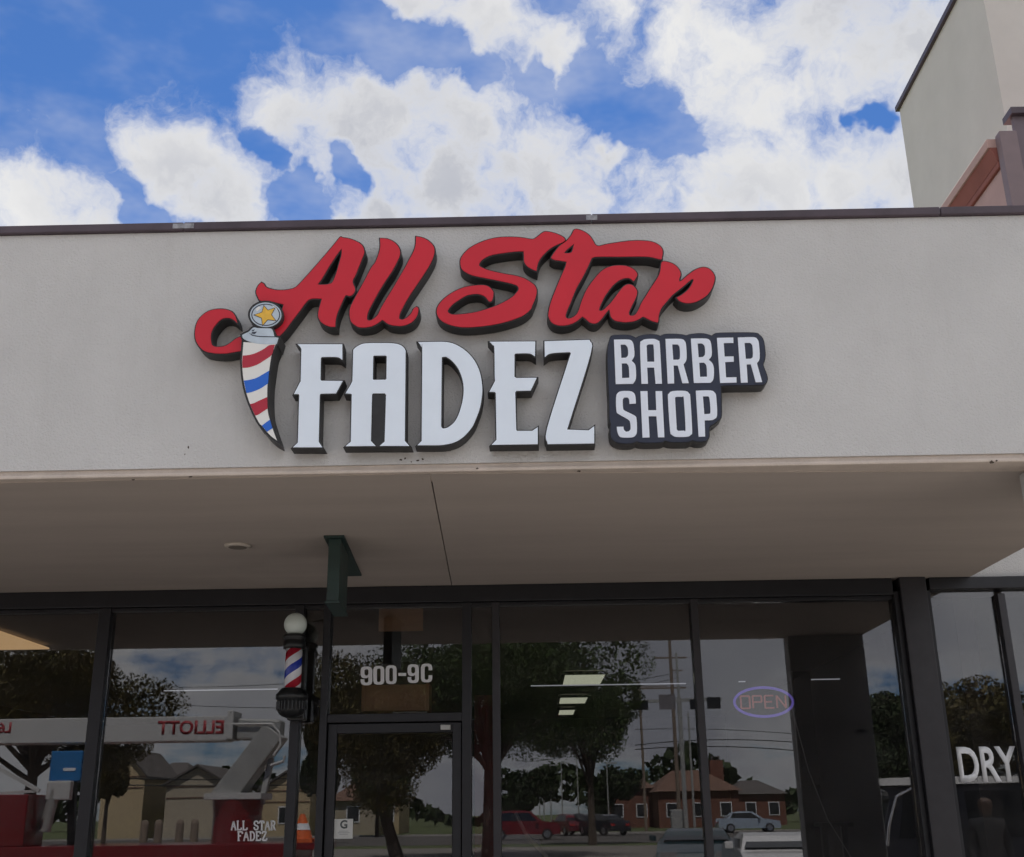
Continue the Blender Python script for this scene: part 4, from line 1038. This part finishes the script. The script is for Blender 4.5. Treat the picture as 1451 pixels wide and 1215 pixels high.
# houses
def house(px0, px1, py_eave, py_ridge, d, m, roofm, lab, gable=True, dep=9.0, group='houses across the street', chimney=None, win=1):
    a, b = back(px0, py_eave, d), back(px1, py_eave, d); zr = back((px0 + px1) / 2, py_ridge, d).z
    y1 = MIR - d; y0 = y1 - dep; ze = a.z
    h = empty('house', ((a.x + b.x) / 2, (y0 + y1) / 2, 0), lab, 'house', group)
    x0, x1 = a.x, b.x; xm = (x0 + x1) / 2
    w = MB()
    if gable:
        w.box(x0, x1, y0, y1, -.02, ze)
        w.add([(x0, y1, ze), (x1, y1, ze), (xm, y1, zr - .1), (x0, y0, ze), (x1, y0, ze), (xm, y0, zr - .1)], [(0, 1, 2), (5, 4, 3), (0, 3, 4, 1), (1, 4, 5, 2), (2, 5, 3, 0)])
        w.build('wall', m, h)
        rf = MB(); ov = .35
        for s, xe in ((-1, x0), (1, x1)):
            dz = (zr - ze) / (xm - x0) * ov
            rf.add([(xe + s * ov, y1 + ov, ze - dz), (xm, y1 + ov, zr), (xm, y0 - ov, zr), (xe + s * ov, y0 - ov, ze - dz),
                    (xe + s * ov, y1 + ov, ze - dz + .18), (xm, y1 + ov, zr + .18), (xm, y0 - ov, zr + .18), (xe + s * ov, y0 - ov, ze - dz + .18)],
                   [(0, 1, 2, 3), (7, 6, 5, 4), (0, 4, 5, 1), (1, 5, 6, 2), (2, 6, 7, 3), (3, 7, 4, 0)])
        R = rf.build('roof', roofm, h)
    else:
        w.box(x0, x1, y0, y1, -.02, ze).build('wall', m, h)
        ins = min((x1 - x0) * .3, dep * .45)
        R = MB().add([(x0 - .4, y1 + .4, ze), (x1 + .4, y1 + .4, ze), (x1 + .4, y0 - .4, ze), (x0 - .4, y0 - .4, ze), (x0 + ins, (y0 + y1) / 2, zr), (x1 - ins, (y0 + y1) / 2, zr)],
                     [(0, 3, 2, 1), (0, 1, 5, 4), (1, 2, 5), (2, 3, 4, 5), (3, 0, 4)]).build('roof', roofm, h)
    if chimney:
        cx = back(chimney, 1100, d).x
        MB().box(cx - .7, cx + .7, (y0 + y1) / 2 - .5, (y0 + y1) / 2 + .5, ze, zr + 1.0).build('chimney', BRICKM, h)
        for q in (-.35, .35):
            MB().lathe([(.13, zr + 1.0), (.13, zr + 1.5)], (cx + q, (y0 + y1) / 2, 0), 8).build('chimney_pot', ROOFG, h)
    for k in range(win):
        xw = x0 + (x1 - x0) * (k + .5) / win
        W = MB().box(xw - .6, xw + .6, y1 + .002, y1 + .06, 1.0, 2.4).build('window', VINYL, h)
        P = MB().box(xw - .5, xw + .5, y1 + .061, y1 + .075, 1.1, 2.3).build('pane', CARGLASS, None)
        P.parent = W
    if gable:
        for k in range(2):
            z = ze - .15 - k * .9
            MB().box(x0 + .05, x1 - .05, y1 + .002, y1 + .05, z - .08, z).build('siding_band', ROOFB, h)
    return h
house(146, 206, 1098, 1064, 100, SIDING, ROOFG, 'tan gabled house with brown bands left of the pale boom', win=0)
house(205, 262, 1108, 1078, 112, SIDING2, ROOFG, 'grey roofed house between the tan gables', gable=False, win=1)
house(236, 322, 1112, 1086, 98, SIDING2, ROOFG, 'buff gabled house behind the wooden posts', win=0)
house(372, 440, 1118, 1095, 100, SIDING, ROOFG, 'tan house standing right of the boom truck', win=1)
house(470, 532, 1135, 1108, 104, SIDING2, ROOFB, 'low buff house seen through the door glass', gable=False, win=1)
house(534, 566, 1132, 1116, 108, SIDING, ROOFG, 'small tan gabled house seen through the door glass', win=1)
house(858, 925, 1118, 1094, 128, BRICKM, ROOFB, 'dark brick house with a hipped roof behind the thin pole', gable=False, dep=14, win=2)
house(932, 1046, 1122, 1088, 122, BRICKM, ROOFB, 'wide red brick house with paired chimney pots', gable=False, dep=16, chimney=1032, win=3)
house(1046, 1112, 1126, 1104, 130, BRICKM, ROOFG, 'brick house with a grey roof beyond the silver sedan', gable=False, dep=14, win=2)

# posts along the verge
for px, lab in ((206, 'first'), (226, 'second'), (256, 'third'), (277, 'fourth')):
    d = 58; p = back(px, 1160, d)
    o = MB().lathe([(.20, -.02), (.20, 1.35), (.14, 1.5), (.01, 1.55)], (p.x, p.y, 0), 12).build('wooden_post', WOODP)
    tag(o, lab + ' of four stout wooden posts before the buff gabled house', 'post', 'wooden posts on the verge')

# poles, lamps, wires, signal mast
def pole(name, px, d, py_top, r, m, lab, cat, arms=()):
    p = back(px, 1160, d); zt = back(px, py_top, d).z
    t = empty(name, (p.x, p.y, 0), lab, cat)
    MB().tube([(p.x, p.y, -.02), (p.x, p.y, zt)], [r, r * .7], 10).build('shaft', m, t)
    for (py, l0, l1, th) in arms:
        z = back(px, py, d).z; MB().box(p.x + l0, p.x + l1, p.y - th / 2, p.y + th / 2, z - th / 2, z + th / 2).build('crossarm', m, t)
    return p.x, p.y, zt
pole('utility_pole', 963, 92, 900, .17, WOODP, 'tall wooden utility pole with two crossarms', 'utility pole', [(932, -1.3, 1.3, .12), (975, -2.8, 1.1, .12), (950, .1, .9, .1)])
pole('utility_pole', 915, 98, 966, .13, WOODP, 'slim wooden pole left of the signal signs', 'utility pole', [(973, -.9, 2.4, .08)])
pole('steel_pole', 972, 84, 925, .12, GALV, 'pale steel pole carrying the signal mast', 'pole')
pole('steel_pole', 984, 88, 1010, .10, GALV, 'short pale steel pole beside the cabinet', 'pole')
for px, top, d in ((765, 1090, 150), (771, 1092, 135), (781, 1085, 125), (797, 1082, 118), (820, 1075, 110), (863, 1082, 104)):
    x_, y_, z_ = pole('street_lamp', px, d, top, .07, GALV, {765: 'farthest thin street lamp in the row', 771: 'second farthest street lamp in the row', 781: 'street lamp in the middle of the sky gap', 797: 'street lamp beside the round tree', 820: 'street lamp in front of the round tree', 863: 'nearest street lamp by the brick house'}[px], 'street lamp')
    o = MB().box(x_ - .1, x_ + .9, y_ - .08, y_ + .08, z_ - .02, z_ + .10).build('lamp_head', GALV)
    par = [k for k in bpy.data.objects if k.name.startswith('street_lamp')][-1]; 
    q = [k for k in bpy.data.objects if k.type == 'EMPTY' and abs(k.location.x - x_) < 1e-4 and abs(k.location.y - y_) < 1e-4][0]; child(o, q)
sm = empty('signal_mast', (back(972, 1160, 83).x, MIR - 83, 0), 'traffic signal mast arm with dark signal heads and street sign', 'traffic signal')
dz = 83; pa = back(888, 995, dz); pb = back(1022, 991, dz)
MB().beam((pa.x, pa.y, pa.z), (pb.x, pb.y, pb.z), .22, .22).build('mast_arm', GALV, sm)
MB().tube([(sm.location.x, pa.y - .0, -.02), (sm.location.x, pa.y, pa.z + .3)], .16, 10).build('mast', GALV, sm)
for q0, q1, top, bot in ((890, 918, 994, 1007), (976, 990, 992, 1006), (1000, 1020, 989, 1005)):
    u0, u1 = back(q0, top, dz), back(q1, bot, dz)
    MB().box(u0.x, u1.x, u0.y + .15, u0.y + .45, u1.z, u0.z).build('signal_head', POLEBLACK, sm, bevel=.03)
u0, u1 = back(933, 985, dz), back(957, 1006, dz)
MB().box(u0.x, u1.x, u0.y + .15, u0.y + .2, u1.z, u0.z).build('street_sign', mat('sign_back', (.16, .15, .16), .6), sm)
# overhead wires
def wire(px0, py0, px1, py1, d0, d1, sag, lab, r=.018):
    a, b = back(px0, py0, d0), back(px1, py1, d1)
    pts = [a.lerp(b, t / 14) - Vector((0, 0, sag * 4 * (t / 14) * (1 - t / 14))) for t in range(15)]
    o = MB().tube(pts, r, 5).build('overhead_wire', POLEBLACK)
    tag(o, lab, 'wire', 'overhead wires across the street')
for (w_, lab) in (((900, 1056, 1150, 1054, 92, 92, -.35, .035), 'lower heavy wire crossing behind the wooden pole'), ((900, 1062, 1150, 1066, 92, 92, -.30, .035), 'upper heavy wire crossing behind the wooden pole'),
                  ((900, 1034, 1150, 1042, 93, 93, -.2, .025), 'thin wire above the pair of heavy wires'), ((780, 974, 962, 952, 92, 92, .3, .022), 'wire falling left from the tall pole top'),
                  ((780, 985, 962, 960, 92, 92, .3, .022), 'wire falling left just under the pole top'), ((140, 972, 470, 964, 90, 90, .3, .022), 'upper thin wire over the boom truck'),
                  ((140, 990, 470, 1002, 90, 90, .3, .022), 'lower thin wire over the boom truck'), ((100, 1110, 440, 1112, 60, 60, .1, .03), 'low dark cable in front of the tan houses'),
                  ((100, 1101, 440, 1103, 60, 60, .1, .03), 'second low dark cable in front of the tan houses'), ((730, 1078, 800, 1072, 120, 120, .2, .03), 'short wire crossing the sky gap')):
    wire(*w_[:7], lab, w_[7])
p = back(962, 1178, 84); 
o = MB().box(p.x - .5, p.x + .5, p.y - .4, p.y + .4, -.02, 1.7).build('signal_cabinet', GALV, bevel=.04); tag(o, 'grey steel signal cabinet at the foot of the poles', 'cabinet')

# cars
def car(px, d, yaw, L, Wd, H, paint, lab, kind='sedan', lights=True, x=None, y=None):
    x = at(px, 1175, d).x if x is None else x; y = MIR - d if y is None else y
    t = empty('parked_car', (x, y, 0), lab, 'car', None, rz=yaw); t['local'] = 1
    hl, hw = L / 2, Wd / 2
    if kind == 'sedan':
        low = [(-hl, .32), (-hl + .02, .62), (-hl + .15, .78), (-hl + .95, .92), (-hl + 1.35, .95), (hl - 1.0, 1.0), (hl - .12, .97), (hl, .72), (hl - .02, .32)]
        cabn = [(-hl + 1.25, .94), (-hl + 2.0, H - .05), (-hl + 2.5, H), (hl - 1.6, H - .02), (hl - 1.1, H - .12), (hl - .62, .98)]
    else:
        low = [(-hl, .35), (-hl + .02, .75), (-hl + .15, .95), (-hl + .95, 1.06), (-hl + 1.25, 1.08), (hl - .4, 1.12), (hl - .06, 1.08), (hl, .8), (hl - .02, .38)]
        cabn = [(-hl + 1.1, 1.06), (-hl + 1.85, H - .05), (-hl + 2.3, H), (hl - .8, H - .02), (hl - .45, H - .10), (hl - .10, 1.08)]
    def loft(prof, w0, w1, z0, z1, name, m, par=t):
        mb = MB(); n = len(prof)
        def wd(z): return w0 + (w1 - w0) * min(1, max(0, (z - z0) / (z1 - z0)))
        mb.v = [(px_, -wd(z), z) for px_, z in prof] + [(px_, wd(z), z) for px_, z in prof]
        mb.f = [tuple(range(n)), tuple(range(2 * n - 1, n - 1, -1))] + [(i, (i + 1) % n, (i + 1) % n + n, i + n) for i in range(n)]
        o = mb.build(name, m, None, bevel=.03); local_child(o, par); return o
    loft(low, hw, hw * .96, .3, 1.0, 'body', paint)
    loft(cabn, hw * .93, hw * .74, .95, H, 'roof', paint)
    # side glass and screens set just proud
    zb, zt = (.99 if kind == 'sedan' else 1.11), H - .10
    for s in (-1, 1):
        a0, a1 = cabn[0][0] + .28, cabn[-1][0] - .22
        b0, b1 = cabn[1][0] + .12, cabn[-2][0] - .02
        def yy(z): return s * (hw * .93 + (hw * .74 - hw * .93) * (z - .95) / (H - .95) + .006)
        o = MB().add([(a0, yy(zb), zb), (a1, yy(zb), zb), (b1, yy(zt), zt), (b0, yy(zt), zt)], [(0, 1, 2, 3)]).build('side_window', CARGLASS, None); local_child(o, t)
        for wx in (-hl + .82, hl - .85):
            wh = MB().lathe([(.22, -.10), (.32, -.10), (.335, -.06), (.335, .06), (.32, .10), (.22, .10)], (0, 0, 0), 20, 'Y').build('wheel', RUBBER, None, smooth=False); local_child(wh, t)
            wh.location = (wx, s * (hw - .09), .335)
            r_ = MB().lathe([(.02, -.105), (.215, -.108), (.215, .108), (.02, .105)], (0, 0, 0), 14, 'Y').build('rim', RIM, None); local_child(r_, wh)
        for ex, mm, nm in ((-hl, CHROME, 'headlight'), (hl, TAIL, 'tail_light')):
            o = MB().box(ex - .015, ex + .015, s * (hw - .45), s * (hw - .1), .66, .80).build(nm, mm, None, bevel=.006); local_child(o, t)
        o = MB().box(cabn[0][0] + .25, cabn[0][0] + .42, s * (hw + .02), s * (hw + .16), .98, 1.10).build('mirror', paint, None, bevel=.02); local_child(o, t)
    for (i0, i1, nm) in ((0, 1, 'windscreen'), (-1, -2, 'rear_window')):
        (xa, za), (xb, zb_) = cabn[i0], cabn[i1]
        sgn = -1 if i0 == 0 else 1
        wa, wb = hw * .84, hw * .68
        o = MB().add([(xa + (xb - xa) * .1 + sgn * .012, -wa, za + .06), (xa + (xb - xa) * .1 + sgn * .012, wa, za + .06), (xb + sgn * .012, wb, zb_ - .03), (xb + sgn * .012, -wb, zb_ - .03)], [(0, 1, 2, 3)]).build(nm, CARGLASS, None); local_child(o, t)
    return t
def paint(nm, c): return mat(nm, c, .25, var=0, coat=.6)
PR, PB, PS, PG, PWH = paint('paint_red', (.15, .012, .016)), paint('paint_black', (.012, .014, .02)), paint('paint_silver', (.32, .38, .45)), paint('paint_teal', (.015, .04, .05)), paint('paint_white', (.68, .68, .68))
PDR = paint('paint_maroon', (.14, .02, .03))
car(742, 76, math.radians(180), 4.6, 1.85, 1.72, PR, 'red sport utility car crossing beyond the car park', 'suv')
car(806, 88, math.radians(70), 4.5, 1.8, 1.5, PDR, 'maroon car first in the row of waiting cars')
car(828, 87, math.radians(65), 4.5, 1.8, 1.5, PB, 'black car in the middle of the waiting row')
car(855, 86, math.radians(60), 4.4, 1.8, 1.45, PB, 'dark car with bright headlights ending the waiting row')
car(1060, 90, math.radians(180), 4.6, 1.8, 1.48, PS, 'silver blue sedan passing the brick houses')
car(985, 27, math.radians(-82), 4.2, 1.7, 1.22, PG, 'low dark teal car parked across from the middle window')
car(1105, 21, math.radians(-86), 4.4, 1.75, 1.22, PWH, 'low white car beside the teal car')
# dark van
vn = empty('parked_van', (9.3, -5.4, 0), 'dark van with sky sheen painted on its roof, mirrored right of the OPEN sign', 'van'); 
x0, x1, y0v, y1v = bx_at(1228, 19), bx_at(1228, 19) + 5.2, -6.2, -4.4
zr = back(1260, 1104, 19).z
VAND = paint('paint_midnight', (.02, .022, .03))
prof = curve([(x0 + .10, .35), (x0 + .02, .75), (x0 + .06, 1.15), (x0 + .22, zr - .32), (x0 + .42, zr - .12), (x1 - 1.9, zr - .12), (x1 - 1.1, 1.2), (x1, 1.05), (x1 + .05, .6), (x1, .35)], 60)
MB().prism([prof], y1v, y0v).build('body', VAND, vn, bevel=.02)
MB().prism([curve([(x0 - .02, zr - .10), (x0 + .05, zr - .03), (x0 + .5, zr), (x1 - 2.1, zr), (x1 - 1.85, zr - .08), (x0 + .4, zr - .115)], 60)], y1v + .03, y0v - .03).build('roof', PWH, vn)  # white paint stands in for sky reflected on a dark roof
for wx in (x0 + .95, x1 - 1.0):
    for yy in (y1v - .08, y0v + .08):
        wh = MB().lathe([(.22, -.11), (.34, -.11), (.36, -.06), (.36, .06), (.34, .11), (.22, .11)], (wx, yy, .36), 20, 'Y').build('wheel', RUBBER, vn)
for (xa_, xb_, xc_, xd_) in ((x0 + .45, x0 + .30, x0 + 1.25, x0 + 1.25), (x0 + 1.38, x0 + 1.38, x0 + 2.3, x0 + 2.3), (x0 + 2.42, x0 + 2.42, x1 - 2.0, x1 - 1.45)):
    MB().prism([[(xb_, 1.16), (xa_, zr - .2), (xc_, zr - .2), (xd_, 1.16)]], y1v + .001, y1v + .012).build('side_window', CARGLASS, vn)
MB().tube([(x0 + .10, y1v + .02, 1.05), (x0 + .16, y1v + .02, 1.35), (x0 + .32, y1v + .02, zr - .28), (x0 + .6, y1v + .02, zr - .15), (x0 + 1.2, y1v + .02, zr - .14)], .022, 8).build('window_trim', CHROME, vn)
rr = MB()
for yy in (y1v - .12, y0v + .12): rr.box(x0 + 1.6, x1 - .4, yy - .02, yy + .02, zr + .03, zr + .06)
rr.build('roof_rail', POLEBLACK, vn)

# ------------------------------------------------------------------ red boom truck
TD = 23.0; TYr = MIR - TD
def tp(px, py, off=0.0):
    p = back(px, py, TD); return Vector((p.x, TYr + off, p.z))
tk = empty('boom_truck', (tp(200, 1200).x, TYr, 0), 'red boom truck with long white ELLIOTT boom and grey lower arm', 'truck')
b0, b1 = tp(-170, 1017), tp(328, 1016); bb = tp(328, 1051)
MB().box(b0.x, b1.x, TYr - .28, TYr + .28, bb.z, b1.z).build('upper_boom', TRUCKWHITE, tk, bevel=.02)
e0 = tp(337, 1013)
MB().box(b1.x + .001, e0.x, TYr - .33, TYr + .33, tp(0, 1054).z, tp(0, 1014).z).build('boom_end_plate', TRUCKWHITE, tk, bevel=.015)
ELR = mat('boom_lettering', (.33, .02, .03), .5)
q0, q1 = tp(229, 1043), tp(323, 1022)
o = text_mesh('boom_lettering', 'ELLIOTT', q1.z - q0.z, ELR, facing(((q0.x + q1.x) / 2, TYr + .282, q0.z), (-1, 0, 0), (0, 0, 1)), 1.0, .03, .003, tk)
cur = [v.co.x for v in o.data.vertices]; mid = (max(cur) + min(cur)) / 2; k_ = (q1.x - q0.x) / (max(cur) - min(cur))
for v in o.data.vertices: v.co.x = mid + (v.co.x - mid) * k_
q0 = tp(-10, 1041); q1 = tp(32, 1025)
text_mesh('boom_lettering', 'L60', q1.z - q0.z, ELR, facing(((q0.x + q1.x) / 2, TYr + .282, q0.z), (-1, 0, 0), (0, 0, 1)), 1.0, .03, .003, tk)
k1, k2 = tp(388, 1040), tp(318, 1128)
MB().beam(tp(340, 1034), tp(400, 1036), .40, .50, (0, 1, 0)).build('knuckle', GALV, tk, bevel=.04)
MB().beam(tp(392, 1036), tp(316, 1136), .46, .62, (0, 1, 0)).build('lower_boom', GALV, tk, bevel=.03)
MB().beam(tp(385, 1075), tp(372, 1140, .1), .10, .14, (0, 1, 0)).build('hydraulic_ram', GALV, tk)
MB().tube([tp(335, 1028, .3), tp(390, 1028, .3), tp(400, 1040, .3), tp(402, 1058, .3), tp(392, 1072, .3)], .025, 8).build('hose_rail', TRUCKWHITE, tk)
MB().tube([tp(388, 1086, .3), tp(406, 1080, .3), tp(408, 1072, .3)], .03, 8).build('hose_rail', TRUCKWHITE, tk)
zt_ = tp(0, 1137).z
tc_ = tp(338, 1137)
MB().box(tc_.x - .55, tc_.x + .55, TYr - .5, TYr + .5, zt_ - .02, zt_ + .10).build('turret_plate', TRUCKWHITE, tk, bevel=.01)
MB().lathe([(.48, .95), (.46, zt_ - .3), (.50, zt_ - .021)], (tc_.x, TYr, 0), 20).build('turret', TRUCKRED, tk, smooth=False)
zb_ = tp(0, 1199).z
xa, xb = tp(-60, 1200).x, tp(428, 1200).x
MB().box(xa, xb, TYr - 1.15, TYr + 1.15, .72, zb_).build('deck', TRUCKRED, tk, bevel=.02)
MB().box(xa + .2, xb - .2, TYr - .6, TYr + .6, .5, .719).build('chassis', POLEBLACK, tk)
MB().box(xa - 3.0, xa - .1, TYr - 1.15, TYr + 1.15, .55, 2.5).build('cab', TRUCKRED, tk, bevel=.12)
u0, u1 = tp(8, 1128, .6), tp(66, 1199, .6)
MB().box(u0.x, u1.x, TYr + .2, TYr + 1.1, zb_ + .001, u0.z).build('tool_box', TRUCKRED, tk, bevel=.03)
fr = MB(); a_, b_3, c_3 = tp(20, 1087, .9), tp(25, 1126, .9), tp(83, 1122, .9)
fr.beam(a_, b_3, .06, .06).beam(a_, c_3, .07, .07).beam(b_3, c_3, .05, .05).beam(a_, tp(-60, 1085, .9), .05, .05)
fr.build('stowage_frame', TRUCKWHITE, tk)
u0, u1 = tp(85, 1066), tp(124, 1108)
MB().box(u0.x, u1.x, TYr - .4, TYr + .4, u1.z, u0.z).build('control_box', BLUEBOX, tk, bevel=.02)
MB().box(tp(101, 1092).x, tp(118, 1092).x, TYr + .401, TYr + .41, tp(0, 1095).z, tp(0, 1091).z).build('nameplate', VINYL, tk)
MB().beam(tp(102, 1108), tp(102, 1199), .14, .14).build('box_post', POLEBLACK, tk)
MB().tube([tp(93, 1118, .5), tp(78, 1178, .5)], .11, 12).build('outrigger_ram', GALV, tk)
MB().box(tp(84, 1110).x, tp(117, 1110).x, TYr + .42, TYr + .6, tp(0, 1136).z, tp(0, 1109).z).build('hinge_block', TRUCKWHITE, tk, bevel=.03)
for wx in (xa + 1.0, xa + 5.6, xb - 1.5, xa - 1.8):
    for s in (-1, 1):
        MB().lathe([(.28, -.14), (.46, -.14), (.5, -.08), (.5, .08), (.46, .14), (.28, .14)], (wx, TYr + s * 1.0, .5), 20, 'Y').build('wheel', RUBBER, tk)
p = tp(436, 1190)
cn = empty('traffic_cone', (p.x, TYr + 1.3, 0), 'orange traffic cone at the tail of the boom truck', 'cone')
CONE = mat('cone_orange', (.65, .12, .02), .6)
zc0 = tp(0, 1194).z; zc1 = tp(0, 1160).z
MB().lathe([(.20, zc0), (.13, zc0 + (zc1 - zc0) * .5), (.04, zc1)], (p.x, TYr + .6, 0), 16).build('cone_body', CONE, cn)
MB().lathe([(.155, zc0 + (zc1 - zc0) * .36), (.115, zc0 + (zc1 - zc0) * .62)], (p.x, TYr + .6, 0), 16).build('reflective_band', VINYL, cn)
MB().box(p.x - .24, p.x + .24, TYr + .36, TYr + .84, zb_ + .001, zc0).build('cone_base', CONE, cn)
MB().box(xb + .001, p.x + .4, TYr - .9, TYr + .95, zb_ - .12, zb_).build('tail_step', TRUCKRED, tk)

# ------------------------------------------------------------------ person by the van, in dark clothes
def person(x, y, lab):
    t = empty('person', (x, y, 0), lab, 'person')
    J = {'pel': (0, 0, .95, .155), 'sp1': (0, .0, 1.12, .15), 'che': (0, 0, 1.30, .17), 'nk': (0, .01, 1.47, .062), 'hd0': (0, .02, 1.54, .075), 'hd1': (0, .03, 1.63, .098), 'hd2': (0, .02, 1.71, .078)}
    for s, n in ((-1, 'l'), (1, 'r')):
        J.update({n + 'sh': (s * .175, 0, 1.40, .075), n + 'el': (s * .235, -.02, 1.12, .048), n + 'wr': (s * .22, .10, .90, .033), n + 'ha': (s * .21, .14, .83, .036),
                  n + 'hp': (s * .095, 0, .90, .10), n + 'kn': (s * .115, .02, .50, .066), n + 'an': (s * .12, -.02, .09, .045), n + 'to': (s * .13, .14, .05, .04)})
    E = [('pel', 'sp1'), ('sp1', 'che'), ('che', 'nk'), ('nk', 'hd0'), ('hd0', 'hd1'), ('hd1', 'hd2')]
    for n in 'lr':
        E += [('che', n + 'sh'), (n + 'sh', n + 'el'), (n + 'el', n + 'wr'), (n + 'wr', n + 'ha'), ('pel', n + 'hp'), (n + 'hp', n + 'kn'), (n + 'kn', n + 'an'), (n + 'an', n + 'to')]
    ks = list(J)
    me = bpy.data.meshes.new('body'); me.from_pydata([J[k][:3] for k in ks], [(ks.index(a), ks.index(b)) for a, b in E], [])
    o = bpy.data.objects.new('body', me); COL.objects.link(o)
    o.modifiers.new('skin', 'SKIN'); 
    for i, k in enumerate(ks):
        o.data.skin_vertices[0].data[i].radius = (J[k][3], J[k][3] * (.8 if k in ('sp1', 'che', 'pel') else 1)); o.data.skin_vertices[0].data[i].use_root = (k == 'pel')
    sb = o.modifiers.new('sub', 'SUBSURF'); sb.levels = 2; sb.render_levels = 2
    dg = bpy.context.evaluated_depsgraph_get(); m2 = bpy.data.meshes.new_from_object(o.evaluated_get(dg))
    bpy.data.objects.remove(o)
    CL, SK, HR = mat('dark_cloth', (.010, .011, .014), .9), mat('skin', (.07, .042, .03), .6), mat('dark_hair', (.012, .01, .009), .8)
    m2.materials.clear(); [m2.materials.append(q) for q in (CL, SK, HR)]
    for p_ in m2.polygons:
        c = p_.center; p_.use_smooth = True
        if c.z > 1.50: p_.material_index = 2 if (c.z > 1.70 or c.y < -.03 and c.z > 1.56) else 1
        elif abs(c.x) > .16 and c.z < .92 and c.z > .7: p_.material_index = 1
    o = bpy.data.objects.new('body', m2); COL.objects.link(o); local_child(o, t)
    fm = MB().lathe([(.001, .0), (.014, .008), (.001, .016)], (0, 0, 0), 8).build('nose', SK, None, smooth=True); local_child(fm, t); fm.location = (0, .125, 1.615)
    for s in (-1, 1):
        e_ = MB().lathe([(.001, -.008), (.010, 0), (.001, .008)], (0, 0, 0), 8).build('eye', CARGLASS, None); local_child(e_, t); e_.location = (s * .033, .113, 1.65)
        for k in range(5):
            fx = s * (.21 + (-.026 + .013 * k) * .9); ln = (.05, .075, .085, .078, .06)[k]
            fg = MB().tube([(fx, .145, .815), (fx + s * (.02 if k == 0 else 0), .16, .815 - ln * .6), (fx + s * (.022 if k == 0 else 0), .155, .815 - ln)], [.010, .009, .007], 6).build('finger', SK, None); local_child(fg, t)
    return t
pp = back(1393, 1130, 14.6)
person(pp.x, pp.y, 'person in dark clothes standing beside the dark van')
